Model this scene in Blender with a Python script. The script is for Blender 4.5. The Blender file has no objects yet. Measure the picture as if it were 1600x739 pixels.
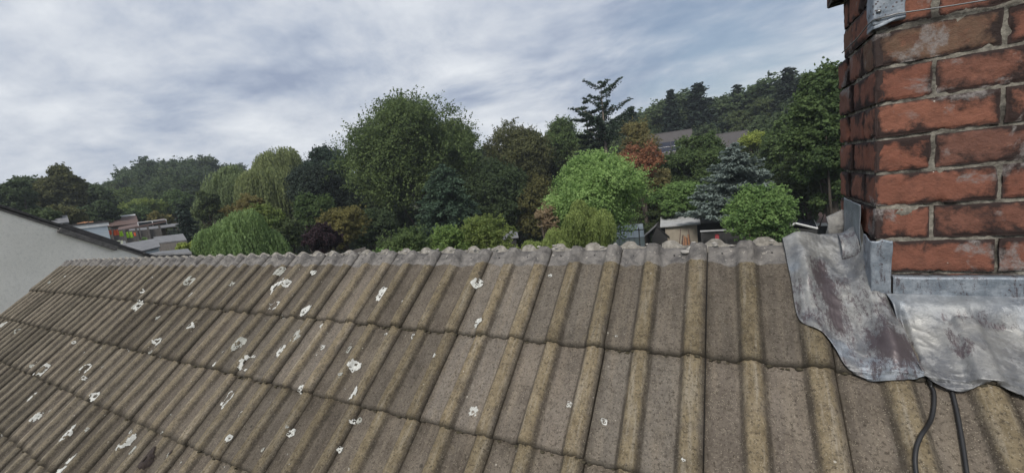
import bpy, math, random
import numpy as np
from mathutils import Matrix, Vector

# ------------------------------------------------------------------ camera geometry
H = 7.0                                   # eye height above the garden
F = 631.0                                 # focal length in photo pixels (1600 wide)
R = np.array([[0.87099904, -0.03765014, -0.48983992],
              [0.47772726, -0.16770906, 0.86235163],
              [-0.11461825, -0.98511732, -0.12808793]])
scene = bpy.context.scene
COL = scene.collection
cd = bpy.data.cameras.new('camera'); cam = bpy.data.objects.new('camera', cd); COL.objects.link(cam)
cd.sensor_width = 36; cd.sensor_fit = 'HORIZONTAL'; cd.lens = F * 36 / 1600
cd.clip_start = 0.02; cd.clip_end = 3000
cam.matrix_world = Matrix(((R[0][0], -R[0][1], -R[0][2], 0), (R[1][0], -R[1][1], -R[1][2], 0),
                           (R[2][0], -R[2][1], -R[2][2], H), (0, 0, 0, 1)))
scene.camera = cam
scene.render.resolution_x = 1024; scene.render.resolution_y = 472

# ------------------------------------------------------------------ light
SUN_EL, SUN_AZ = 45.0, 176.0              # azimuth clockwise from +Y
world = bpy.data.worlds.new('World'); scene.world = world; world.use_nodes = True
sl = bpy.data.lights.new('sun', 'SUN'); sl.energy = 1.5; sl.angle = math.radians(14); sl.color = (1, .95, .88)
so = bpy.data.objects.new('sun', sl); COL.objects.link(so)
a = math.radians(SUN_AZ); e = math.radians(SUN_EL)
sd = Vector((math.sin(a) * math.cos(e), math.cos(a) * math.cos(e), math.sin(e)))
so.rotation_euler = sd.to_track_quat('Z', 'Y').to_euler(); so.location = (0, 0, 60)
vs = scene.view_settings; vs.view_transform = 'Standard'; vs.look = 'None'; vs.gamma = 1; vs.exposure = 1.05
vs.use_curve_mapping = False
scene.cycles.max_bounces = 6; scene.cycles.transparent_max_bounces = 8

def ray(u, v):
    return R @ np.array([u - 800.0, v - 369.5, F])
def PT(u, v, d):                          # world point on a sight line at horizontal distance d
    r = ray(u, v); t = d / math.hypot(r[0], r[1]); p = r * t
    return np.array([p[0], p[1], p[2] + H])
def PY(u, v, Y):
    r = ray(u, v); p = r * Y / r[1]; return np.array([p[0], p[1], p[2] + H])
def PX(u, v, X):
    r = ray(u, v); p = r * X / r[0]; return np.array([p[0], p[1], p[2] + H])

# ------------------------------------------------------------------ node helper
class NT:
    def __init__(s, tree): s.t = tree; s.n = tree.nodes; s.l = tree.links
    def set(s, sock, v):
        if isinstance(v, bpy.types.NodeSocket): s.l.new(v, sock)
        elif v is not None:
            if isinstance(v, (tuple, list)) and len(v) == 3 and sock.type == 'RGBA': v = (*v, 1)
            sock.default_value = v
    def coord(s, kind='Object'):
        if not hasattr(s, '_c'): s._c = s.n.new('ShaderNodeTexCoord')
        return s._c.outputs[kind]
    def map(s, vec, scale=(1, 1, 1), loc=(0, 0, 0), rot=(0, 0, 0)):
        m = s.n.new('ShaderNodeMapping'); s.l.new(vec, m.inputs[0])
        m.inputs['Scale'].default_value = scale; m.inputs['Location'].default_value = loc
        m.inputs['Rotation'].default_value = rot
        return m.outputs[0]
    def noise(s, scale, detail=4, rough=.55, vec=None, dist=0, out=0):
        m = s.n.new('ShaderNodeTexNoise'); m.inputs['Scale'].default_value = scale
        m.inputs['Detail'].default_value = detail; m.inputs['Roughness'].default_value = rough
        m.inputs['Distortion'].default_value = dist
        s.l.new(vec if vec is not None else s.coord(), m.inputs['Vector']); return m.outputs[out]
    def voro(s, scale, vec=None, out='Distance', feature='F1', rnd=1):
        m = s.n.new('ShaderNodeTexVoronoi'); m.feature = feature; m.inputs['Scale'].default_value = scale
        m.inputs['Randomness'].default_value = rnd
        s.l.new(vec if vec is not None else s.coord(), m.inputs['Vector']); return m.outputs[out]
    def ramp(s, fac, *st):
        m = s.n.new('ShaderNodeValToRGB'); s.l.new(fac, m.inputs[0]); cr = m.color_ramp
        while len(cr.elements) < len(st): cr.elements.new(.5)
        for el, (p, c) in zip(cr.elements, st):
            el.position = p; el.color = (*c, 1) if isinstance(c, (tuple, list)) else (c, c, c, 1)
        return m.outputs[0]
    def mix(s, fac, a, b, mode='MIX'):
        m = s.n.new('ShaderNodeMix'); m.data_type = 'RGBA'; m.blend_type = mode; m.clamp_factor = True
        s.set(m.inputs[0], fac); s.set(m.inputs[6], a); s.set(m.inputs[7], b); return m.outputs[2]
    def math(s, op, a, b=None, clamp=False):
        m = s.n.new('ShaderNodeMath'); m.operation = op; m.use_clamp = clamp
        s.set(m.inputs[0], a)
        if b is not None: s.set(m.inputs[1], b)
        return m.outputs[0]
    def attr(s, name, out='Fac'):
        m = s.n.new('ShaderNodeAttribute'); m.attribute_name = name; return m.outputs[out]
    def bump(s, h, dist=.01, strength=1, normal=None):
        m = s.n.new('ShaderNodeBump'); m.inputs['Distance'].default_value = dist
        m.inputs['Strength'].default_value = strength; s.l.new(h, m.inputs['Height'])
        if normal is not None: s.l.new(normal, m.inputs['Normal'])
        return m.outputs[0]
def newmat(name):
    m = bpy.data.materials.new(name); m.use_nodes = True
    k = NT(m.node_tree); b = k.n['Principled BSDF']
    return m, k, b
def plain(name, c1, c2=None, rough=.7, scale=4, metallic=0, bump=0, vec_scale=(1, 1, 1), detail=5):
    m, k, b = newmat(name)
    c2 = c2 or tuple(x * .7 for x in c1)
    v = k.map(k.coord(), vec_scale)
    n = k.noise(scale, detail, .6, v)
    k.set(b.inputs['Base Color'], k.mix(k.ramp(n, (.3, 0), (.7, 1)), c1, c2))
    b.inputs['Roughness'].default_value = rough; b.inputs['Metallic'].default_value = metallic
    if bump: k.set(b.inputs['Normal'], k.bump(n, bump))
    return m

# world: clouds over a pale sky
wk = NT(world.node_tree); wk.n.clear()
sky = wk.n.new('ShaderNodeTexSky'); sky.sky_type = 'NISHITA'; sky.sun_disc = False
sky.sun_elevation = e; sky.sun_rotation = a; sky.air_density = 1.2; sky.dust_density = 1.5
gen = wk.coord('Generated')
sep = wk.n.new('ShaderNodeSeparateXYZ'); wk.l.new(gen, sep.inputs[0])
zz = wk.math('ADD', wk.math('MAXIMUM', sep.outputs[2], 0.0), .20)
cmb = wk.n.new('ShaderNodeCombineXYZ')
wk.set(cmb.inputs[0], wk.math('DIVIDE', sep.outputs[0], zz)); wk.set(cmb.inputs[1], wk.math('DIVIDE', sep.outputs[1], zz))
cv = wk.map(cmb.outputs[0], (1, 1.25, 1), (5.3, 2.2, 0), (0, 0, .9))
n1 = wk.noise(.95, 9, .62, cv, .35)
n2 = wk.noise(2.6, 8, .58, wk.map(cmb.outputs[0], (1, 1.3, 1), (7, 2, 0), (0, 0, .9)), .2)
nn = wk.math('ADD', wk.math('MULTIPLY', n1, .71), wk.math('MULTIPLY', n2, .29))
nn = wk.math('ADD', nn, wk.ramp(sep.outputs[2], (0, .095), (.30, 0)))
ccol = wk.ramp(nn, (.39, (.29, .345, .46)), (.46, (.41, .465, .565)), (.54, (.56, .60, .67)), (.65, (.74, .77, .81)))
hd = ray(1140, 50); hd = hd / np.linalg.norm(hd)
dp = wk.n.new('ShaderNodeVectorMath'); dp.operation = 'DOT_PRODUCT'; wk.l.new(gen, dp.inputs[0]); dp.inputs[1].default_value = tuple(hd)
hole = wk.math('ADD', wk.math('ACOSINE' if False else 'ARCCOSINE', dp.outputs['Value']), wk.math('MULTIPLY', n2, .5))
cover = wk.ramp(hole, (.28, .35), (.55, 1))
bgs = wk.n.new('ShaderNodeBackground'); wk.l.new(sky.outputs[0], bgs.inputs[0]); bgs.inputs[1].default_value = .045
bgc = wk.n.new('ShaderNodeBackground'); wk.l.new(ccol, bgc.inputs[0]); bgc.inputs[1].default_value = .54
mx = wk.n.new('ShaderNodeMixShader'); wk.set(mx.inputs[0], cover)
wk.l.new(bgs.outputs[0], mx.inputs[1]); wk.l.new(bgc.outputs[0], mx.inputs[2])
wo = wk.n.new('ShaderNodeOutputWorld'); wk.l.new(mx.outputs[0], wo.inputs[0])

# ------------------------------------------------------------------ object helpers
def tag(o, label=None, cat=None, group=None, kind=None):
    if label: o['label'] = label
    if cat: o['category'] = cat
    if group: o['group'] = group
    if kind: o['kind'] = kind
    return o
def empty(name, loc, label=None, cat=None, group=None):
    o = bpy.data.objects.new(name, None); o.empty_display_size = .2; COL.objects.link(o)
    o.location = tuple(float(x) for x in loc)
    return tag(o, label, cat, group)
def mesh_np(name, V, Q, mat, parent=None, attrs=None, smooth=True):
    V = np.asarray(V, dtype=np.float32); Q = np.asarray(Q, dtype=np.int32)
    if parent is not None and parent.type == 'EMPTY':
        V = V - np.array(parent.location[:], dtype=np.float32)
    k = Q.shape[1]
    me = bpy.data.meshes.new(name)
    me.vertices.add(len(V)); me.vertices.foreach_set('co', V.ravel())
    me.loops.add(Q.size); me.loops.foreach_set('vertex_index', Q.ravel())
    me.polygons.add(len(Q)); me.polygons.foreach_set('loop_start', np.arange(0, Q.size, k, dtype=np.int32))
    try: me.polygons.foreach_set('loop_total', np.full(len(Q), k, dtype=np.int32))
    except Exception: pass
    me.update(calc_edges=True)
    me.polygons.foreach_set('use_smooth', np.full(len(Q), smooth, dtype=bool))
    if attrs:
        for n_, a_ in attrs.items():
            at = me.attributes.new(n_, 'FLOAT', 'POINT'); at.data.foreach_set('value', np.asarray(a_, dtype=np.float32))
    me.materials.append(mat); me.validate()
    o = bpy.data.objects.new(name, me); COL.objects.link(o)
    if parent is not None: o.parent = parent
    return o
class MB:
    """collects plain shapes for ONE mesh"""
    def __init__(s): s.v = []; s.f = []
    def poly(s, pts, faces):
        b = len(s.v); s.v += [tuple(float(c) for c in p) for p in pts]; s.f += [tuple(i + b for i in f) for f in faces]
    def hexa(s, P):                       # 8 points: bottom ring 0-3, top ring 4-7
        s.poly(P, [(0, 3, 2, 1), (4, 5, 6, 7), (0, 1, 5, 4), (1, 2, 6, 5), (2, 3, 7, 6), (3, 0, 4, 7)])
    def box(s, o, x, y, z):               # corner and three edge vectors
        o, x, y, z = map(np.array, (o, x, y, z)); s.hexa([o, o + x, o + x + y, o + y, o + z, o + x + z, o + x + y + z, o + y + z])
    def tube(s, pts, rad, n=8):
        pts = [np.array(p, float) for p in pts]; rad = rad if hasattr(rad, '__len__') else [rad] * len(pts)
        b = len(s.v); up = np.array([.13, .21, .97])
        for i, p in enumerate(pts):
            d = pts[min(i + 1, len(pts) - 1)] - pts[max(i - 1, 0)]; d = d / (np.linalg.norm(d) + 1e-9)
            u = np.cross(d, up)
            if np.linalg.norm(u) < .15: u = np.cross(d, [1, 0, 0])
            u /= np.linalg.norm(u); w = np.cross(d, u)
            for j in range(n):
                t = 2 * math.pi * j / n; s.v.append(tuple(p + rad[i] * (math.cos(t) * u + math.sin(t) * w)))
        for i in range(len(pts) - 1):
            for j in range(n):
                s.f.append((b + i * n + j, b + i * n + (j + 1) % n, b + (i + 1) * n + (j + 1) % n, b + (i + 1) * n + j))
        s.f.append(tuple(b + j for j in range(n))[::-1]); s.f.append(tuple(b + (len(pts) - 1) * n + j for j in range(n)))
    def build(s, name, mat, parent=None, smooth=False, bevel=0):
        me = bpy.data.meshes.new(name); off = np.zeros(3)
        if parent is not None and parent.type == 'EMPTY': off = np.array(parent.location[:])
        me.from_pydata([tuple(np.array(v) - off) for v in s.v], [], s.f); me.update()
        for p in me.polygons: p.use_smooth = smooth
        me.materials.append(mat)
        o = bpy.data.objects.new(name, me); COL.objects.link(o)
        if parent is not None: o.parent = parent
        if bevel:
            b = o.modifiers.new('bevel', 'BEVEL'); b.width = bevel; b.segments = 2
        return o

# value noise, vectorised
def _h(i, j, k, seed):
    n = (i * 374761393 + j * 668265263 + k * 2147483647 + seed * 1274126177) & 0xffffffff
    n = ((n ^ (n >> 13)) * 1274126177) & 0xffffffff
    n = n ^ (n >> 16)
    return (n & 0xffff) / 65535.0
def vnoise(x, y, z=0.0, seed=0):
    x, y, z = np.broadcast_arrays(np.asarray(x, float), np.asarray(y, float), np.asarray(z, float))
    xi, yi, zi = (np.floor(q).astype(np.int64) for q in (x, y, z))
    fx, fy, fz = x - xi, y - yi, z - zi
    fx, fy, fz = (q * q * (3 - 2 * q) for q in (fx, fy, fz))
    r = 0
    for dx in (0, 1):
        for dy in (0, 1):
            for dz in (0, 1):
                r = r + _h(xi + dx, yi + dy, zi + dz, seed) * (fx if dx else 1 - fx) * (fy if dy else 1 - fy) * (fz if dz else 1 - fz)
    return r * 2 - 1
def fnoise(x, y, z=0.0, seed=0, o=3):
    r = 0; a_ = 1
    for i in range(o):
        r = r + a_ * vnoise(np.asarray(x) * 2 ** i, np.asarray(y) * 2 ** i, np.asarray(z) * 2 ** i, seed + i); a_ *= .5
    return r
def sstep(a_, b_, x):
    t = np.clip((x - a_) / (b_ - a_), 0, 1); return t * t * (3 - 2 * t)
def gridq(nx, ny, base=0):
    i, j = np.meshgrid(np.arange(nx - 1), np.arange(ny - 1), indexing='ij'); q = (i * ny + j).ravel() + base
    return np.stack([q, q + ny, q + ny + 1, q + 1], 1)

# ------------------------------------------------------------------ terrain
def ground_z(x, y):
    x = np.asarray(x, float); y = np.asarray(y, float)
    d = np.hypot(x, y); az = np.degrees(np.arctan2(-x, np.maximum(y, -1e9)))
    left = sstep(50, 68, az) * (1 - sstep(120, 170, az))
    start = 46 * (1 - left) + 18 * left; slope = .13 * (1 - left) + .075 * left
    r = slope * np.clip(d - start, 0, 120 + 0 * d)
    r = r * (1 - .0 * d)
    return r * np.where(np.abs(az) > 130, 0, 1) + .25 * vnoise(x / 9, y / 9, 0, 5) * sstep(12, 25, d)

# ------------------------------------------------------------------ materials
def mat_tile():
    m, k, b = newmat('weathered_concrete_tile')
    hgt = k.attr('hgt'); top = k.attr('top'); rnd = k.attr('rnd'); edge = k.attr('edge'); far = k.attr('far')
    c = k.coord()
    st = k.map(c, (34, 4, 4))
    big = k.noise(7, 5, .6); fine = k.noise(130, 5, .78); streak = k.noise(1, 5, .6, st); mid = k.noise(38, 5, .65)
    pan = k.mix(k.ramp(big, (.35, 0), (.65, 1)), (.105, .091, .077), (.180, .160, .138))
    pan = k.mix(k.ramp(k.math('FRACT', k.math('MULTIPLY', rnd, 7.31)), (.5, 0), (.9, .6)), pan, k.mix(k.ramp(mid, (.35, 0), (.65, 1)), (.145, .135, .122), (.225, .212, .192)))
    pan = k.mix(k.math('MULTIPLY', k.ramp(streak, (.48, 0), (.7, 1)), .55), pan, (.235, .205, .165))
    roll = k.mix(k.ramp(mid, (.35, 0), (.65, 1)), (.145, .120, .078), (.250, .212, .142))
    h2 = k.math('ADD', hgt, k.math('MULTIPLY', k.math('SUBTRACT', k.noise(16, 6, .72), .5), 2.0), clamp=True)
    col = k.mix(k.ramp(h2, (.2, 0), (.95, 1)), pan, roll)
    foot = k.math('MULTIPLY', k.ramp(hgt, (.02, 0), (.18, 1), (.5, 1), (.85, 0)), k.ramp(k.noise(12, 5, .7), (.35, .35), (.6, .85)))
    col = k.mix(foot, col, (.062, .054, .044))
    # darker grey tone towards the left verge
    col = k.mix(k.math('MULTIPLY', far, .8), col, k.mix(k.ramp(h2, (.4, 0), (.8, 1)), (.058, .053, .046), (.150, .138, .115)))
    # pale worn streaks running down the rolls
    stk = k.math('MULTIPLY', k.ramp(k.noise(1, 6, .7, k.map(c, (55, 5, 5), (3, 1, 0))), (.50, 0), (.66, 1)), k.ramp(hgt, (.5, .15), (.95, .8)))
    col = k.mix(stk, col, (.30, .275, .225))
    # dark algae patches
    alg = k.ramp(k.noise(11, 6, .7, None, .6), (.56, 0), (.72, 1))
    col = k.mix(k.math('MULTIPLY', alg, .55), col, (.055, .050, .042))
    spot = k.ramp(k.voro(9), (.0, 1), (.05, 1), (.09, 0)); 
    col = k.mix(k.math('MULTIPLY', spot, k.math('MULTIPLY', k.ramp(k.noise(3, 2), (.52, 0), (.56, 1)), .75)), col, (.04, .038, .034))
    # pits and pale grains
    col = k.mix(k.ramp(fine, (.36, .85), (.50, 0)), col, (.045, .038, .03))
    gr = k.ramp(k.voro(260), (.0, 1), (.22, 1), (.34, 0))
    gm = k.ramp(k.noise(90, 2), (.47, 0), (.56, 1))
    col = k.mix(k.math('MULTIPLY', k.math('MULTIPLY', gr, gm), .55), col, (.40, .37, .30))
    # tiny pale lichen dots
    dots = k.ramp(k.voro(26), (.0, 1), (.055, 1), (.085, 0))
    dots = k.math('MULTIPLY', dots, k.ramp(k.noise(9, 2), (.54, 0), (.6, 1)))
    col = k.mix(k.math('MULTIPLY', dots, .75), col, (.50, .49, .44))
    # per tile tone
    col = k.mix(1, col, k.ramp(rnd, (0, (.68, .67, .66)), (.6, (.97, .96, .95)), (1, (1.12, 1.10, 1.10))), 'MULTIPLY')
    # cement smear below the ridge
    cm = k.mix(k.ramp(k.noise(24, 6, .7, None, .4), (.36, 0), (.66, 1)), (.095, .094, .098), (.26, .252, .245))
    cm = k.mix(k.ramp(k.noise(60, 6, .75), (.60, 0), (.68, .85)), cm, (.52, .50, .46))
    t2 = k.math('ADD', top, k.math('MULTIPLY', k.math('SUBTRACT', k.noise(22, 4, .6), .5), .9), clamp=True)
    col = k.mix(k.ramp(t2, (.40, 0), (.6, .93)), col, cm)
    # moss along the broken lower edge
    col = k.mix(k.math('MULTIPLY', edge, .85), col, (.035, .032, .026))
    col = k.mix(1, col, (.945, .912, .862), 'MULTIPLY')
    col = k.mix(k.attr('pale'), col, k.mix(k.ramp(mid, (.4, 0), (.65, 1)), (.20, .185, .16), (.40, .375, .33)))
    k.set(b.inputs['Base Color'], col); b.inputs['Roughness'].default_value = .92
    b.inputs['Specular IOR Level'].default_value = .25
    hh = k.math('ADD', k.math('MULTIPLY', fine, .8), k.math('MULTIPLY', k.noise(420, 2), .5))
    bs = k.n.new('ShaderNodeMix'); 
    n0 = k.bump(mid, .006, .6)
    k.set(b.inputs['Normal'], k.bump(hh, .0045, .9, n0))
    return m
M_TILE = mat_tile()
def mat_lead():
    m, k, b = newmat('weathered_lead')
    blue = k.attr('blue')
    c = k.coord(); n = k.noise(11, 7, .66, None, .15); n2 = k.noise(34, 8, .74, None, .15)
    pat = k.mix(k.ramp(n, (.38, 0), (.6, 1)), (.12, .125, .135), (.25, .248, .235))
    pat = k.mix(k.ramp(n2, (.5, 0), (.66, .8)), pat, (.34, .34, .335))
    bl = k.mix(k.ramp(n2, (.4, 0), (.65, 1)), (.16, .19, .225), (.29, .32, .355))
    col = k.mix(blue, pat, bl)
    st = k.attr('stain')
    sm = k.math('ADD', k.math('MULTIPLY', st, .80), k.noise(44, 10, .9, k.map(c, (1.3, .45, .45), (0, 0, 0), (0, .4, .3)), .3))
    col = k.mix(k.ramp(sm, (.575, 0), (.635, .9)), col, (.068, .050, .055))
    pits = k.math('MULTIPLY', k.ramp(k.voro(120), (.0, 1), (.22, 1), (.3, 0)), k.math('MULTIPLY', k.ramp(k.noise(16, 3), (.56, 0), (.62, 1)), k.ramp(blue, (.4, .25), (.9, 1))))
    col = k.mix(pits, col, (.07, .055, .06))
    k.set(b.inputs['Base Color'], col); b.inputs['Metallic'].default_value = .35
    k.set(b.inputs['Roughness'], k.ramp(n2, (.3, .36), (.7, .66)))
    k.set(b.inputs['Normal'], k.bump(k.noise(60, 5, .6), .0022, .6, k.bump(n, .008, .5)))
    return m
M_LEAD = mat_lead()
def mat_brick():
    m, k, b = newmat('sooty_red_brick')
    rnd = k.attr('rnd'); ed = k.attr('ed')
    n = k.noise(30, 6, .65, None, .3); n2 = k.noise(9, 5, .6, None, .5)
    col = k.ramp(rnd, (0, (.20, .088, .064)), (.35, (.255, .118, .082)), (.55, (.165, .088, .070)), (.8, (.225, .098, .068)), (1, (.15, .105, .075)))
    col = k.mix(k.ramp(n, (.35, .6), (.55, 0)), col, (.12, .060, .045))
    col = k.mix(k.ramp(k.noise(70, 5, .7), (.55, 0), (.72, .45)), col, (.33, .155, .10))
    soot = k.math('ADD', k.math('MULTIPLY', ed, .30), k.math('MULTIPLY', n2, 1.12))
    soot = k.math('ADD', soot, k.math('MULTIPLY', k.noise(42, 6, .75), .45))
    col = k.mix(k.ramp(soot, (.84, 0), (.99, .95)), col, (.026, .020, .020))
    col = k.mix(1, col, (.90, .81, .76), 'MULTIPLY')
    gl = k.ramp(k.noise(8, 6, .6, k.map(k.coord(), (1, 1, 1), (4, 2, 1)), .4), (.585, 0), (.64, 1))
    gl = k.math('MULTIPLY', gl, k.ramp(k.noise(90, 5, .8), (.40, .2), (.55, .85)))
    col = k.mix(gl, col, (.23, .21, .20))
    pit = k.ramp(k.noise(120, 4, .7), (.28, 1), (.36, 0))
    col = k.mix(k.math('MULTIPLY', pit, .8), col, (.06, .03, .025))
    wp = k.ramp(k.voro(38), (0, 1), (.05, 1), (.07, 0))
    col = k.mix(k.math('MULTIPLY', wp, k.ramp(k.noise(12, 1), (.56, 0), (.6, .8))), col, (.6, .55, .48))
    k.set(b.inputs['Base Color'], col); b.inputs['Roughness'].default_value = .85
    b.inputs['Specular IOR Level'].default_value = .3
    k.set(b.inputs['Normal'], k.bump(k.noise(160, 5, .7), .003, .8, k.bump(n, .006, .7)))
    return m
M_BRICK = mat_brick()
def mat_mortar():
    m, k, b = newmat('lime_mortar')
    n = k.noise(45, 6, .7)
    col = k.mix(k.ramp(n, (.34, 0), (.62, 1)), (.12, .108, .09), (.36, .335, .28))
    col = k.mix(k.ramp(k.noise(11, 5, .65, None, .5), (.50, 0), (.62, .85)), col, (.045, .040, .035))
    k.set(b.inputs['Base Color'], col); b.inputs['Roughness'].default_value = .95
    k.set(b.inputs['Normal'], k.bump(k.noise(170, 5, .75), .006, 1))
    return m
M_MORTAR = mat_mortar()
M_LICHEN = plain('white_lichen', (.60, .60, .56), (.34, .34, .31), .95, 70, bump=.002)
M_LICHEN2 = plain('grey_lichen', (.40, .40, .36), (.22, .22, .19), .95, 70, bump=.002)
M_MOSS = plain('dark_moss', (.028, .02, .02), (.05, .038, .03), 1, 80, bump=.01)
M_MORTLUMP = plain('pale_mortar', (.42, .40, .36), (.22, .21, .20), .95, 60, bump=.006)
M_CABLE = plain('black_rubber', (.012, .012, .013), (.02, .02, .02), .45, 30)
M_STEEL = plain('dull_steel', (.28, .29, .30), (.18, .18, .18), .4, 30, metallic=.8)

def mat_render():
    m, k, b = newmat('rough_cast_render')
    n = k.noise(1.3, 6, .65, None, .4); n3 = k.noise(28, 4, .7)
    col = k.mix(k.ramp(n, (.35, 0), (.65, 1)), (.74, .715, .645), (.86, .83, .76))
    col = k.mix(k.ramp(k.noise(1, 4, .6, k.map(k.coord(), (1, 1.4, .35))), (.56, 0), (.75, .35)), col, (.50, .49, .46))
    col = k.mix(k.ramp(n3, (.3, .25), (.5, 0)), col, (.32, .32, .3))
    k.set(b.inputs['Base Color'], col); b.inputs['Roughness'].default_value = .95
    k.set(b.inputs['Normal'], k.bump(n3, .006, .6))
    return m
M_RENDER = mat_render()
M_DARKTILE = plain('dark_verge_slate', (.035, .033, .034), (.075, .07, .068), .8, 14, bump=.01)
M_VERGE = plain('verge_cement', (.17, .16, .15), (.09, .085, .08), .9, 20, bump=.01)
def mat_boards(name, c1, c2, freq, axis_vec=(0, 0, 1), rough=.75):
    m, k, b = newmat(name)
    sp = k.n.new('ShaderNodeSeparateXYZ'); k.l.new(k.coord(), sp.inputs[0])
    z = sp.outputs[2]
    fr = k.math('FRACT', k.math('MULTIPLY', z, freq))
    line = k.ramp(fr, (0, 1), (.10, 0))
    n = k.noise(1.5, 5, .65, k.map(k.coord(), (1, 1, 5)))
    col = k.mix(k.ramp(n, (.35, 0), (.65, 1)), c1, c2)
    col = k.mix(k.math('MULTIPLY', line, .5), col, tuple(x * .35 for x in c1))
    k.set(b.inputs['Base Color'], col); b.inputs['Roughness'].default_value = rough
    k.set(b.inputs['Normal'], k.bump(fr, .02, .6))
    return m
M_CLAD = mat_boards('pale_blue_cladding', (.42, .49, .55), (.50, .55, .59), 5)
M_REDTILE = mat_boards('brown_roof_tile', (.10, .062, .052), (.14, .09, .075), 5)
M_GREYROOF = plain('grey_sheet_roof', (.20, .20, .205), (.12, .12, .125), .8, 3, bump=.02)
M_BROWNWALL = plain('buff_brick_wall', (.19, .15, .12), (.13, .105, .085), .9, 6)
M_WHITE = plain('white_paint', (.75, .75, .74), (.6, .6, .6), .5, 5)
M_FENCE = plain('grey_timber_fence', (.16, .145, .13), (.09, .08, .072), .9, 3, vec_scale=(6, 6, .6))
M_DARKWOOD_AND_SHADE = plain('black_timber_and_shade', (.02, .02, .022), (.035, .033, .03), .75, 5)  # black timber; its colour also paints shade in nail holes and the shed bay
M_BEIGE = plain('beige_render_board', (.36, .315, .25), (.27, .235, .185), .9, 2.5)
M_WHITEROOF = plain('pale_fibre_roof', (.46, .47, .48), (.30, .30, .30), .75, 2.2)
M_ORANGE = plain('orange_hi_vis', (.85, .17, .05), (.75, .13, .04), .7, 6)
M_LIME = plain('lime_hi_vis', (.55, .85, .05), (.45, .75, .04), .7, 6)
M_PALECLOTH = plain('cream_cloth', (.66, .68, .52), (.5, .52, .42), .8, 6)
M_WOOD = plain('raw_orange_timber', (.42, .20, .09), (.22, .11, .06), .85, 8)
M_SLATE = plain('grey_concrete_roof_tile', (.085, .076, .074), (.060, .055, .054), .85, 2, vec_scale=(1, 1, 6))
M_SOLAR = plain('solar_glass', (.016, .018, .03), (.025, .027, .04), .18, 3)
M_REDCLOTH = plain('faded_red_cloth', (.4, .06, .07), (.3, .05, .06), .8, 6)
def mat_glass():
    m, k, b = newmat('greenhouse_glass')
    b.inputs['Base Color'].default_value = (.6, .68, .72, 1); b.inputs['Roughness'].default_value = .12
    b.inputs['Alpha'].default_value = .5
    return m
M_GLASS = mat_glass()
M_WINGLASS = plain('window_glass', (.02, .025, .03), (.03, .035, .04), .1, 3)
def mat_ground():
    m, k, b = newmat('rough_grass_ground')
    n = k.noise(.35, 6, .6); n2 = k.noise(6, 5, .7)
    col = k.mix(k.ramp(n, (.4, 0), (.6, 1)), (.035, .055, .018), (.07, .065, .04))
    col = k.mix(k.ramp(n2, (.35, .6), (.6, 0)), col, (.02, .03, .012))
    k.set(b.inputs['Base Color'], col); b.inputs['Roughness'].default_value = 1
    k.set(b.inputs['Normal'], k.bump(n2, .15, 1))
    return m
M_GROUND = mat_ground()
M_BARK = plain('tree_bark', (.10, .08, .062), (.05, .042, .034), .95, 9, bump=.02, vec_scale=(1, 1, .25))
M_BARKGREY = plain('pale_pine_bark', (.22, .18, .15), (.11, .09, .075), .95, 9, bump=.02)

_leafm = {}
def M_LEAF(name, c1, c2, tr=.25):
    tr = tr + .12
    if name in _leafm: return _leafm[name]
    m, k, b = newmat(name)
    cvv = k.attr('cv')
    oi = k.n.new('ShaderNodeObjectInfo')
    g_ = lambda c: tuple(.82 * x + .18 * (c[0] + c[1] + c[2]) / 3 for x in c)
    c1 = g_(tuple(x * 1.95 for x in c1)); c2 = g_(tuple(x * 2.05 for x in c2))
    col = k.mix(cvv, c1, c2)
    col = k.mix(1, col, k.ramp(oi.outputs['Random'], (0, (.80, .84, .8)), (.5, (1, 1, 1)), (1, (1.0, .93, .8))), 'MULTIPLY')
    k.set(b.inputs['Base Color'], col); b.inputs['Roughness'].default_value = .75
    b.inputs['Specular IOR Level'].default_value = .15
    t = k.n.new('ShaderNodeBsdfTranslucent'); k.set(t.inputs[0], col)
    ms = k.n.new('ShaderNodeMixShader'); ms.inputs[0].default_value = tr
    k.l.new(b.outputs[0], ms.inputs[1]); k.l.new(t.outputs[0], ms.inputs[2])
    k.l.new(ms.outputs[0], k.n['Material Output'].inputs[0])
    _leafm[name] = m
    return m
# ------------------------------------------------------------------ ground sheet
def build_ground():
    rr = np.concatenate([[0], np.linspace(4, 200, 70), np.geomspace(215, 1500, 16)]); aa = np.radians(np.arange(0, 361, 2.5))
    Rr, Aa = np.meshgrid(rr, aa, indexing='ij'); x = -Rr * np.sin(Aa); y = Rr * np.cos(Aa)
    z = ground_z(x, y)
    o = mesh_np('ground', np.stack([x, y, z], -1).reshape(-1, 3), gridq(len(rr), len(aa)), M_GROUND)
    tag(o, kind='structure')
build_ground()

# ------------------------------------------------------------------ our tiled roof
PHI = math.radians(39.37)
NV = np.array([0, -math.sin(PHI), math.cos(PHI)]); SV = np.array([0, math.cos(PHI), math.sin(PHI)])
NB = -1.215 - .013                        # base plane, measured from the eye along the normal
S_TOP = 1.019
def rp(X, s, n=0.0):                      # roof coordinates -> world
    X, s, n = np.broadcast_arrays(np.asarray(X, float), np.asarray(s, float), np.asarray(n, float))
    return np.stack([X, s * SV[1] + (NB + n) * NV[1], s * SV[2] + (NB + n) * NV[2] + H], -1)
def roof_uv(u, v, n=.015):                # photo point -> roof coordinates
    d = ray(u, v); t = (NB + n) / NV.dot(d); p = t * d
    return p[0], p.dot(SV)
def prof(x):                              # double roll tile section, x within one 0.3 m tile
    r1 = sstep(.078, .104, x) * (1 - sstep(.128, .156, x))
    r2 = sstep(.226, .252, x) * (1 - .55 * sstep(.278, .298, x))
    return .024 * np.maximum(r1, r2) + .004 * (1 - sstep(0, .03, x))
JX = .202                                 # x of one tile joint
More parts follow.
